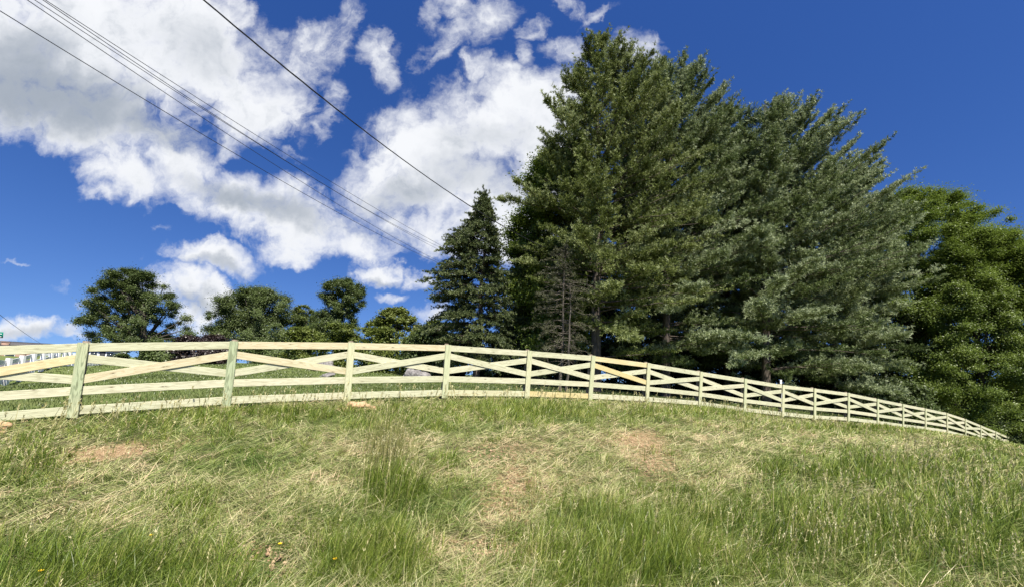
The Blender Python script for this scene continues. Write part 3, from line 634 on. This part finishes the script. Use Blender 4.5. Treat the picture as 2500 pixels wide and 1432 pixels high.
conifer('spruce_tree', 'dark dense spruce in the shade behind the half bare one', 'spruce', 1310, 27,
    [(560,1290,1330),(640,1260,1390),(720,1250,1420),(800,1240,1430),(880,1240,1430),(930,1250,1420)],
    L_spruce, nl=170, elev=(-.1, .15), nb=11, nt=5, tl=.15, tw=.014, nn=9, brl=.9, trunk=.2, up=.05, droop=.5, spread=.8, seed=18, trunk_y=920, tone=.3)  # low tone, shade put into the needle colour
G6 = 'broadleaf trees on the left skyline'
broadleaf('maple_tree', 'leafy bright green tree hugging the left flank of the tallest pine', 'tree', 1370, 27,
    [(365,1350,1395),(400,1320,1420),(450,1290,1450),(520,1268,1470),(600,1242,1470),(680,1240,1470),(760,1250,1460),(850,1270,1440)], L_maple, 170, 650, .10, .15, .22, None, 21, trunk_y=880)
broadleaf('oak_tree', 'dark green tree with a wind-swept layered crown, leftmost on the skyline', 'tree', 352, 48,
    [(662,310,365),(690,255,385),(720,240,410),(750,245,415),(775,230,425),(800,225,425),(830,225,420),(850,240,410)], L_oak, 120, 620, .095, .15, .5, None, 22, extra=((268,690,8),(250,728,8),(238,770,16),(222,785,9),(215,815,14),(448,775,13),(445,800,10),(330,668,14),(465,820,18),(400,700,10),(415,742,14)), trunk_y=878, flatten=.8, shell=.15)
broadleaf('oak_tree', 'broad round-topped dark tree second from the left on the skyline', 'tree', 625, 52,
    [(706,620,650),(725,575,700),(750,545,722),(780,528,735),(815,530,745),(850,530,745),(872,540,740)], L_oak, 140, 620, .11, .15, .45, None, 23, extra=((545,762,16),(535,800,18),(705,735,12)), trunk_y=880, shell=.2, flatten=.85)
broadleaf('oak_tree', 'thin airy tree with see-through branches beside the round-topped one', 'tree', 742, 54,
    [(745,715,765),(775,705,785),(810,700,795),(850,705,790)], L_mid, 34, 320, .13, .17, .28, None, 24, trunk_y=880, shell=.2)
broadleaf('oak_tree', 'tall tree with a narrow ragged top bending right, middle of the skyline', 'tree', 818, 50,
    [(684,815,860),(700,795,885),(730,785,893),(750,790,880),(768,772,868),(790,755,872),(820,755,880),(860,760,880)], L_oak, 100, 520, .11, .15, .34, None, 25, extra=((800,700,12),(885,712,9),(850,768,10),(790,722,10)), trunk_y=885, shell=.15, flatten=.9)
broadleaf('maple_tree', 'light green domed tree between the ragged tree and the spruce', 'tree', 968, 40,
    [(752,955,985),(770,925,1010),(795,905,1022),(825,892,1035),(860,890,1045),(895,900,1045)], L_mid, 90, 330, .10, .2, .25, None, 26, trunk_y=895, tone=.65)
broadleaf('maple_tree', 'small bushy green tree at the left foot of the spruce', 'tree', 1058, 33,
    [(782,1045,1075),(810,1028,1090),(850,1020,1100),(895,1025,1100)], L_mid, 40, 300, .16, .18, .14, None, 27, trunk_y=900)
broadleaf('maple_tree', 'big bright green tree rising behind the rightmost pine', 'tree', 2240, 43,
    [(478,2180,2280),(510,2140,2330),(560,2110,2380),(640,2090,2420),(740,2080,2430),(850,2080,2430),(960,2090,2410),(1020,2130,2400)], L_maple, 320, 900, .08, .145, .35, None, 28, trunk_y=1020)
broadleaf('maple_tree', 'rounded green tree that slopes down to the right edge of the photo', 'tree', 2410, 39,
    [(575,2350,2460),(610,2310,2478),(680,2270,2485),(770,2240,2495),(870,2215,2520),(960,2200,2545),(1040,2220,2550),(1062,2260,2540)], L_maple, 300, 860, .08, .14, .3, None, 29, trunk_y=1040, tone=.5)
broadleaf('maple_tree', 'darker tree cut off by the right edge of the photo', 'tree', 2600, 44,
    [(625,2520,2600),(680,2490,2680),(800,2480,2700),(900,2480,2700),(1040,2480,2700)], L_oak, 60, 420, .13, .22, .3, None, 30, trunk_y=1040)
# shrubs along the far side of the lawn and below the pines
def shrub(px, y1, y0, w, Y, leaf, label, seed, nl=26, nv=300, name='shrub', tone=.5, sz=.14):
    h = y0-y1
    broadleaf(name, label, 'shrub', px, Y, [(y1, px-w*.4, px+w*.4), (y1+h*.25, px-w*.8, px+w*.8), (y1+h*.6, px-w, px+w), (y0, px-w*.9, px+w*.9)], leaf, nl, nv, .2, sz, .06, 'shrubs', seed, shell=.2, nlimb=8, tone=tone)
shrub(470, 822, 892, 55, 44, L_red, 'dark red-leaved shrub between the two leftmost skyline trees', 40, 40, 330, sz=.2)
shrub(530, 818, 890, 42, 46, L_red, 'dark red-leaved shrub under the left side of the round-topped tree', 41, 30, 300, sz=.2)
shrub(300, 862, 892, 26, 42, L_oak, 'low dark shrub left of the leftmost tree trunk', 42, 16, 200, sz=.2)
shrub(400, 852, 893, 50, 44, L_oak, 'low dark shrub right of the leftmost tree trunk', 43, 24, 300, sz=.2)
shrub(655, 835, 893, 60, 42, L_oak, 'low dark hedge shrub under the round-topped tree', 44, 30, 320, sz=.2)
shrub(745, 800, 908, 52, 34, L_mid, 'green shrub behind the grey boulder nearer the left', 45, 30, 320, sz=.17)
shrub(835, 790, 912, 60, 30, L_mid, 'green shrub under the ragged tree', 46, 36, 330, sz=.15)
shrub(930, 800, 925, 60, 28, L_mid, 'green shrub under the light green domed tree', 47, 34, 330, sz=.15)
shrub(1040, 800, 925, 60, 27, L_oak, 'dark shrub behind the boulder nearer the right', 48, 34, 330, sz=.15)
shrub(1130, 820, 940, 70, 29, L_dark, 'shade-coloured shrub at the foot of the spruce', 49, 34, 330, sz=.15, tone=.3)
shrub(1240, 845, 950, 75, 31, L_dark, 'shade-coloured shrub between the spruce and the half bare spruce', 50, 34, 330, sz=.15, tone=.3)
shrub(1370, 840, 960, 90, 31, L_dark, 'shade-coloured shrub behind the half bare spruce', 51, 40, 360, sz=.16, tone=.25)
shrub(1530, 835, 970, 100, 33, L_dark, 'shade-coloured shrub behind the trunk of the tallest pine', 52, 44, 380, sz=.17, tone=.25)
shrub(1700, 830, 985, 110, 35, L_dark, 'shade-coloured shrub behind the second pine trunk', 53, 46, 400, sz=.18, tone=.25)
shrub(1880, 840, 995, 110, 34, L_dark, 'shade-coloured shrub behind the forked-top pine', 54, 46, 400, sz=.18, tone=.25)
shrub(2050, 860, 1015, 100, 34, L_dark, 'shade-coloured shrub behind the rightmost pine', 55, 44, 400, sz=.18, tone=.25)
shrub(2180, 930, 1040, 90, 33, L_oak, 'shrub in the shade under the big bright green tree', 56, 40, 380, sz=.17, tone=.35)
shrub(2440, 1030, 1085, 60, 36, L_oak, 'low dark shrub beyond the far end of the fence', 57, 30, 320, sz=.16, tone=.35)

for (px_, y1, y0, w_, Y_, lb_, sd_) in ((1290,640,930,90,37,'added backing tree with shade-coloured leaves behind the half bare spruce',61),(1440,600,950,110,38,'added backing tree with shade-coloured leaves behind the trunk of the tallest pine',62),(1610,560,960,120,40,'added backing tree with shade-coloured leaves behind the second pine',63),(1790,600,975,120,41,'added backing tree with shade-coloured leaves behind the gap between the pines',64),(1960,640,985,120,41,'added backing tree with shade-coloured leaves behind the forked-top pine',65),(2120,700,1000,110,42,'added backing tree with shade-coloured leaves behind the rightmost pine',66)):
    broadleaf('maple_tree', lb_, 'tree', px_, Y_, [(y1, px_-w_*.3, px_+w_*.3), (y1+(y0-y1)*.25, px_-w_*.8, px_+w_*.8), (y1+(y0-y1)*.6, px_-w_, px_+w_), (y0, px_-w_*.8, px_+w_*.8)], L_dark, 42, 300, .15, .30, .2, 'added dark backing trees behind the pines', sd_, shell=.3, nlimb=8, tone=.35, trunk_y=y0)  # backing rows added to close sky gaps and blacken the understory
# dead twigs low on the half bare tree
rng = np.random.default_rng(77)
X0 = at(1368, 930, 19.3)[0]; gz = float(hgt(X0, 19.3)); dt = empty('dead_tree', (X0+.25, 19.1, gz)); tag(dt, 'slim bare grey dead tree with tangled twigs in front of the dark spruce', 'dead tree')
a = Acc(); zt = np.linspace(gz-.2, at(1360, 690, 19.1)[2], 10); wob = np.cumsum(rng.normal(0, .03, 10))
a.add(*tube(np.stack([X0+.25+wob, np.full(10, 19.1), zt], 1), np.linspace(.075, .015, 10), 7)); a.build('trunk', M_dead, dt, True)
a = Acc()
for k in range(26):
    z = rng.uniform(zt[2], zt[-1]); ph = rng.uniform(0, 6.28); L_ = rng.uniform(.5, 1.5); d = np.array([math.cos(ph), math.sin(ph), rng.uniform(-.35, .25)])
    b = np.array([X0+.25+np.interp(z, zt, wob), 19.1, z]); t = np.linspace(0, 1, 6)[:, None]
    C = b+d*L_*t+np.array([0, 0, -.25])*t*t*L_+np.cumsum(rng.normal(0, .03, (6, 3)), 0); a.add(*tube(C, np.linspace(.013, .004, 6), 4))
    for _ in range(4):
        i = rng.integers(2, 6); e = C[i]+rng.normal(0, .22, 3)+d*.15; a.add(*tube(np.array([C[i], (C[i]+e)/2+rng.normal(0, .03, 3), e]), [.006, .005, .003], 3))
a.build('branches', M_dead, dt)

# ------------------------------------------------------------------ boulders, soil heaps
m, q = mat_new('lichened_granite'); tc = q.n('ShaderNodeTexCoord').outputs['Object']
nn_ = q.noise(tc, 5, 8, .7).outputs['Fac']; M_rock = surf(m, q, q.ramp(nn_, [(.3, (.07, .065, .06)), (.5, (.20, .185, .18)), (.72, (.38, .36, .34))]), .9, nn_, 1., .2, .08)
M_heap = flat('dug_sandy_subsoil', (.30, .17, .08), (.58, .42, .25), 14, .95)
def lump(name, label, cat, px, py, Y, sx, sy, sz, mat, seed, rough=.22, sink=.25, group=None):
    r = np.random.default_rng(seed); nu, nv = 40, 22
    th = np.linspace(0, 2*math.pi, nu, endpoint=False); ph = np.linspace(0, math.pi, nv)
    T_, P_ = np.meshgrid(th, ph); D = np.stack([np.sin(P_)*np.cos(T_), np.sin(P_)*np.sin(T_), np.cos(P_)], -1).reshape(-1, 3)
    k = np.ones(len(D))
    for o_ in range(14):
        v = r.normal(size=3)*(1.2+o_*.7); k += rough/(1+o_*.45)*np.sin(D@v+r.uniform(0, 6))
    V = D*k[:, None]*[sx, sy, sz]; p = at(px, py, Y); gz = float(hgt(p[0], p[1]))
    V = V+[p[0], p[1], gz+sz*(1-sink)-sz*.5]
    i = (np.arange(nv-1)[:, None]*nu+np.arange(nu)[None]); j = (np.arange(nv-1)[:, None]*nu+(np.arange(nu)[None]+1) % nu)
    o = mesh_np(name, V, [np.stack([i, j, j+nu, i+nu], -1).reshape(-1, 4)], mat, smooth=True); tag(o, label, cat, group); return o
lump('boulder', 'grey boulder seen through the brace left of the third cover board', 'boulder', 792, 898, 26, .72, .5, .5, M_rock, 3)
lump('boulder', 'grey boulder seen between the third and fourth cover boards', 'boulder', 1012, 915, 22, .62, .45, .42, M_rock, 5)
lump('boulder', 'smaller pale stone showing under the brace left of the third cover board', 'boulder', 798, 918, 21.5, .3, .25, .16, M_rock, 6)
lump('soil_heap', 'small heap of orange sandy soil in front of the third cover board', 'soil heap', 872, 995, 9.3, .34, .2, .10, M_heap, 8, .42, .3)
lump('soil_heap', 'small heap of pale orange soil at the left edge of the photo', 'soil heap', -6, 1050, 7.2, .14, .14, .09, M_heap, 9, .25, .1)

# ------------------------------------------------------------------ grass
rng = np.random.default_rng(5)
def blades(P, yaw, L, W, bend, tilt, rnd, seg=3, zw=0.):
    """curved ribbons: P root, yaw heading, L length, bend curvature (rad), tilt start angle from vertical"""
    n_ = len(P); hx = np.cos(yaw); hy = np.sin(yaw)
    fa = yaw+rng.normal(0, .9, n_)+math.pi/2                        # ribbon faces vary
    sx, sy = np.cos(fa), np.sin(fa)
    pts = []; p = P.copy(); ang = tilt.copy()
    pts.append(p.copy())
    for s in range(seg):
        d = np.stack([hx*np.sin(ang), hy*np.sin(ang), np.cos(ang)], 1); p = p+d*(L/seg)[:, None]; pts.append(p.copy()); ang = ang+bend/seg
    V_ = []
    for s in range(seg):
        ww = W*(1-.25*s/seg)/2; sd = np.stack([sx*ww, sy*ww, np.zeros(n_)+zw*ww], 1); V_ += [pts[s]-sd, pts[s]+sd]
    V_.append(pts[seg]); V_ = np.stack(V_, 1); m_ = 2*seg+1
    b = np.arange(n_)[:, None]*m_
    q_ = np.concatenate([b+np.array([[2*s, 2*s+1, 2*s+3, 2*s+2]]) for s in range(seg-1)])
    t_ = b+np.array([[2*seg-2, 2*seg-1, 2*seg]])
    rr = np.repeat(np.clip(rnd, 0, 1), m_)
    return V_.reshape(-1, 3), q_, t_, rr
def scatter(n_, rmin, rmax, amin=-66, amax=66, pw=1.0):
    """density falls off with distance from the path where one stands"""
    r = rmin*(rmax/rmin)**(rng.random(n_)**pw); a = R(1)*rng.uniform(amin, amax, n_)
    x = r*np.sin(a); y = r*np.cos(a); z = hgt(x, y); return np.stack([x, y, z], 1), r
def clump(P, r, n_, rad):
    k = len(P)//n_; C = np.repeat(P[:k], n_, 0); rr = np.repeat(r[:k], n_)
    d = rng.normal(0, 1, (k*n_, 2))*(rad*np.sqrt(np.maximum(1, rr/5)))[:, None]; C[:, 0] += d[:, 0]; C[:, 1] += d[:, 1]; C[:, 2] = hgt(C[:, 0], C[:, 1])
    return C, rr, k
def vnoise(x, y, f, s=0):
    return (np.sin(x*f+1.3*np.sin(y*f*.7+s)+s)*np.sin(y*f*1.1+1.7*np.sin(x*f*.8+s*2)+s*3)+.5*np.sin(x*f*2.3+s+1.1*np.sin(y*f*1.9))*np.sin(y*f*2.1+s))/1.5
L_green = leafmat('green_grass_blades', [(0, (.050, .082, .010)), (.45, (.155, .225, .026)), (.8, (.31, .36, .07)), (1, (.56, .54, .20))], .34, .4, .02)
L_straw = leafmat('flattened_cut_grass', [(0, (.07, .12, .02)), (.35, (.23, .29, .075)), (.7, (.50, .48, .23)), (.9, (.72, .62, .38)), (1, (.68, .52, .32))], .28, .45, .02)
L_seed = leafmat('seed_heads', [(0, (.15, .16, .04)), (.4, (.36, .32, .12)), (1, (.70, .64, .36))], .25, .5, .03)
L_lawn = leafmat('mown_lawn_blades', [(0, (.060, .088, .02)), (.5, (.12, .155, .04)), (1, (.17, .20, .07))], .3, .45, .04)
def in_meadow(P): return behind(P[:, 0], P[:, 1]) < .12
# flattened / cut grass carpet
P, r = scatter(500000, 2.2, 38); P, r, kc = clump(P, r, 10, .035)
cy_ = np.repeat(rng.normal(0, .75, kc), 10); cr_ = np.repeat(rng.normal(0, .2, kc), 10); ct_ = np.repeat(rng.uniform(-.25, .25, kc), 10)
k = in_meadow(P); cy_, cr_, ct_ = cy_[k], cr_[k], ct_[k]; P = P[k]; r = r[k]
px, py = proj(P); soil = gauss(px, py, SOIL); tall = gauss(px, py, TALL)
vn = vnoise(P[:, 0], P[:, 1], 2.1, 2)
keep = rng.random(len(P)) > np.clip(soil*1.3-.1+.25*vn*(soil > .2), 0, .88); P = P[keep]; r = r[keep]; cy_, cr_, ct_ = cy_[keep], cr_[keep], ct_[keep]; px, py, soil, tall, vn = px[keep], py[keep], soil[keep], tall[keep], vn[keep]
n_ = len(P); yaw = 2.2*vnoise(P[:, 0], P[:, 1], 1.35, 1)+1.5*vnoise(P[:, 0], P[:, 1], 3.7, 4)+cy_+rng.normal(0, .22+1.4*soil, n_)
yaw = yaw+math.pi*(np.sin(cy_*50) > 0)
low = gauss(px, py, GREENLOW); dry = gauss(px, py, DRY)
L_ = rng.uniform(.05, 1., n_)**1.6*.33*(1-.65*soil)*(1-.3*dry)+.03; tilt = np.clip(rng.uniform(1., 1.55, n_)+ct_, .6, 1.65); bend = rng.uniform(-.2, .7, n_)
Wd = .0030*np.maximum(1, r/3.8)*rng.uniform(.6, 1.4, n_)
rd = .58+.24*vn+.26*vnoise(P[:, 0], P[:, 1], 6.3, 8)+.2*soil+.17*dry-.40*np.maximum(low, tall*.8)+cr_+rng.normal(0, .16, n_)
P[:, 2] += rng.uniform(0, .055, n_)
a = Acc(); v, q_, t_, rr = blades(P, yaw, L_, Wd, bend, tilt, rd, 3, .3); a.add(v, q_, t_, rr)
tag(a.build('cut_grass', L_straw), 'flattened pale cut grass lying over the slope', 'grass', None, 'stuff')
# upright green grass
P, r = scatter(560000, 2.2, 40); P, r, kc = clump(P, r, 14, .022)
cr_ = np.repeat(rng.normal(0, .17, kc), 14); ch_ = np.repeat(rng.uniform(.6, 1.5, kc), 14); cu_ = np.repeat(rng.random(kc), 14)
k = in_meadow(P); cr_, ch_, cu_ = cr_[k], ch_[k], cu_[k]; P = P[k]; r = r[k]
px, py = proj(P); tall = gauss(px, py, TALL); soil = gauss(px, py, SOIL)
vn = vnoise(P[:, 0], P[:, 1], 2.7, 5); vn2 = vnoise(P[:, 0], P[:, 1], 7.5, 9)
dry = gauss(px, py, DRY); pr = np.clip(tall*.95+.22*gauss(px, py, GREENLOW)+(.3*vn+.3*vn2)*(1-.6*dry), .07-.045*dry, 1)*(1-.85*np.clip(soil*1.3, 0, 1))
keep = cu_ < pr; P, r, px, py, tall, vn, vn2, pr, cr_, ch_ = [z[keep] for z in (P, r, px, py, tall, vn, vn2, pr, cr_, ch_)]
n_ = len(P)
near_f = np.clip(1+behind(P[:, 0], P[:, 1])/1.2, 0, 1)               # shorter right under the fence
hgtb = (.07+.155*np.clip(tall+.3*vn, 0, 1))*rng.uniform(.55, 1.4, n_)*ch_*(1-.45*near_f)
yaw = .8*vnoise(P[:, 0], P[:, 1], .9, 3)+rng.normal(0, 1.3, n_)
rd = .48+.14*vn+.1*vn2+cr_+rng.normal(0, .17, n_)+.1*(py < 1080)-.03*tall
Wd = .0034*np.maximum(1, r/4.0)*rng.uniform(.7, 1.35, n_)
a = Acc(); v, q_, t_, rr = blades(P, yaw, hgtb, Wd, rng.uniform(.1, 1.3, n_), rng.uniform(0, .45, n_), rd, 3); a.add(v, q_, t_, rr)
tag(a.build('tall_grass', L_green), 'upright green grass in thick tufts over the slope', 'grass', None, 'stuff')
# flowering stalks with seed heads
STALK = [(150,1040,300,16,.9),(650,1012,350,14,.6),(1250,992,400,14,.5),(1800,1012,300,14,.7),(2200,1055,250,14,.7),(940,1180,60,90,1.),(940,1130,50,70,1.),(2250,1160,240,60,.5),(2400,1250,160,120,.5),(1600,1290,200,90,.35),(1300,1330,100,60,.3),(2050,1330,250,120,.7),(650,1300,160,80,.35),(320,1100,120,50,.35),(60,1170,90,90,.5),(1450,1200,100,60,.3),(200,1010,300,18,.35),(1000,990,200,16,.3),(1500,1000,150,14,.25),(2000,1050,300,16,.35),(200,1380,220,60,.35),(2400,1400,200,60,.8),(1750,1150,60,60,.35)]
P, r = scatter(60000, 2.4, 26); k = in_meadow(P); P = P[k]; r = r[k]; px, py = proj(P); st = gauss(px, py, STALK); vn = vnoise(P[:, 0], P[:, 1], 3.3, 7)
keep = rng.random(len(P)) < np.clip(st*.55*(1+.7*vn), .012, 1)*.6; P, r, px, py, st = [z[keep] for z in (P, r, px, py, st)]; n_ = len(P)
L_ = rng.uniform(.22, .5, n_)*(1+.5*(np.exp(-((px-940)/90)**2-((py-1180)/110)**2))); yaw = rng.normal(.4, 1.2, n_); tilt = rng.uniform(0, .22, n_); bend = rng.uniform(.05, .45, n_)
Wd = .0026*np.maximum(1, r/3.6)
a = Acc(); v, q_, t_, rr = blades(P, yaw, L_, Wd, bend, tilt, rng.uniform(0, .6, n_), 3); a.add(v, q_, t_, rr)
sel = np.array([at(x_, y_, 5.6) for x_, y_ in zip(rng.normal(935, 38, 150), rng.normal(1200, 20, 150))]); sy = rng.normal(5.7, .28, 150)
sx_ = sel[:, 0]/5.6*sy; SP = np.stack([sx_, sy, hgt(sx_, sy)], 1)
v2, q2, t2, rr2 = blades(SP, rng.normal(.6, .8, 150), rng.uniform(.45, .78, 150), rng.uniform(.005, .008, 150), rng.uniform(.0, .2, 150), rng.uniform(0, .1, 150), rng.uniform(0, .12, 150), 3)
tips = v.reshape(n_, 7, 3)[:, 6]; prev = v.reshape(n_, 7, 3)[:, 4:6].mean(1); dr = unit(tips-prev)
hp = np.concatenate([tips-dr*s for s in (.0, .02, .04, .06, .08)]); hd = np.concatenate([dr]*5); rs_ = np.concatenate([r]*5)
hv, hq, hr = needles(hp, hd, 3, .022, .0028, .35, rng.uniform(.3, 1, len(hp)))
sc_r = np.repeat(np.repeat(np.maximum(1, rs_/5), 3), 4)[:, None]; cen = np.repeat(np.repeat(hp, 3, 0), 4, 0); hv = cen+(hv-cen)*np.minimum(sc_r, 2.2)
a.add(hv, hq, None, hr)
a.add(v2, q2, t2, rr2)
tag(a.build('seed_stalks', L_seed), 'thin brown flowering grass stalks with seed heads', 'grass', None, 'stuff')
# mown lawn beyond the fence
P, r = scatter(170000, 7.5, 42, -60, 62); b_ = behind(P[:, 0], P[:, 1]); k = (b_ > .02); P = P[k]; r = r[k]; n_ = len(P)
vn = vnoise(P[:, 0], P[:, 1], 1.4, 3); Wd = .005*np.maximum(1, r/4.5); under = np.clip(1-np.abs(behind(P[:, 0], P[:, 1]))/.9, 0, 1)
rough_side = np.clip((P[:, 0]-2)/4, 0, 1)*np.clip(1-behind(P[:, 0], P[:, 1])/3, 0, 1)
a = Acc(); v, q_, t_, rr = blades(P, rng.uniform(0, 6.28, n_), rng.uniform(.045, .10, n_)*(1+1.2*under+2.2*rough_side), Wd, rng.uniform(.1, 1.1, n_), rng.uniform(0, .6, n_), .5+.2*vn+rng.normal(0, .2, n_), 2); a.add(v, q_, t_, rr)
tag(a.build('lawn_grass', L_lawn), 'short mown lawn grass behind the board fence', 'grass', None, 'stuff')

# crumbs and small stones on the bare soil
P, r = scatter(160000, 2.4, 16); px, py = proj(P); so_ = gauss(px, py, SOIL); k = in_meadow(P) & (rng.random(len(P)) < np.clip(so_*1.2-.25, 0, .5)); P, r = P[k], r[k]; n_ = len(P)
sz = rng.gamma(2., .0035, n_)*np.maximum(1, r/6)
O = np.array([[1, 0, 0], [-1, 0, 0], [0, 1, 0], [0, -1, 0], [0, 0, 1], [0, 0, -1]])*1.; FO = np.array([[0, 2, 4], [2, 1, 4], [1, 3, 4], [3, 0, 4], [2, 0, 5], [1, 2, 5], [3, 1, 5], [0, 3, 5]])
V = (P[:, None]+O[None]*rng.uniform(.6, 1.3, (n_, 6, 1))*sz[:, None, None]*np.array([1, 1, .7])).reshape(-1, 3)
M_crumb = flat('soil_crumb', (.20, .11, .06), (.56, .40, .25), 9, .95)
tag(mesh_np('soil_crumbs', V, [(np.arange(n_)[:, None, None]*6+FO[None]).reshape(-1, 3)], M_crumb), 'crumbs of reddish soil and small stones on the bare patches', 'soil', None, 'stuff')
# yellow flowers
M_yel = flat('yellow_petals', (.75, .50, .02), (.85, .62, .04), 30, .6); M_stem = flat('green_stem', (.08, .13, .03), (.12, .18, .04), 30)
def on_ground(px, py):
    lo, hi = 1.5, 40.
    Ys = np.linspace(lo, hi, 1500); d = ray(px, py); x = d[0]*Ys/d[1]; z = EYE+d[2]*Ys/d[1]; h_ = hgt(x, Ys); i = np.argmax(z < h_+.06); return x[i], Ys[i], float(hgt(x[i], Ys[i]))
fl = [(678, 1348, 'yellow flower in the bare soil patch low left of centre'), (362, 1325, 'yellow flower in cut grass left of the soil patch'), (92, 1417, 'orange-yellow flower near the bottom left corner'), (812, 1384, 'yellow flower in tall grass right of the bare soil patch')]
for (x, y, lb) in fl:
    gx, gy, gz = on_ground(x, y); e = empty('wildflower', (gx, gy, gz)); tag(e, lb, 'flower', 'yellow wildflowers')
    v, qd = tube([(gx, gy, gz), (gx+.006, gy, gz+.05), (gx+.01, gy, gz+.11)], .0025, 5); mesh_np('stem', v, [qd], M_stem, e)
    ac = Acc(); c = np.array([gx+.01, gy, gz+.11])
    for k in range(14):
        t = k*2*math.pi/14; d = np.array([math.cos(t), math.sin(t), .25]); s = np.array([-math.sin(t), math.cos(t), 0])*.005
        ac.add(np.array([c-s*.5, c+s*.5, c+d*.012+s*.7, c+d*.015-s*.7]), [[0, 1, 2, 3]])
    v, qd = tube([c-[0, 0, .004], c+[0, 0, .006]], [.006, .009], 8); ac.add(v, qd); ac.build('bloom', M_yel, e)
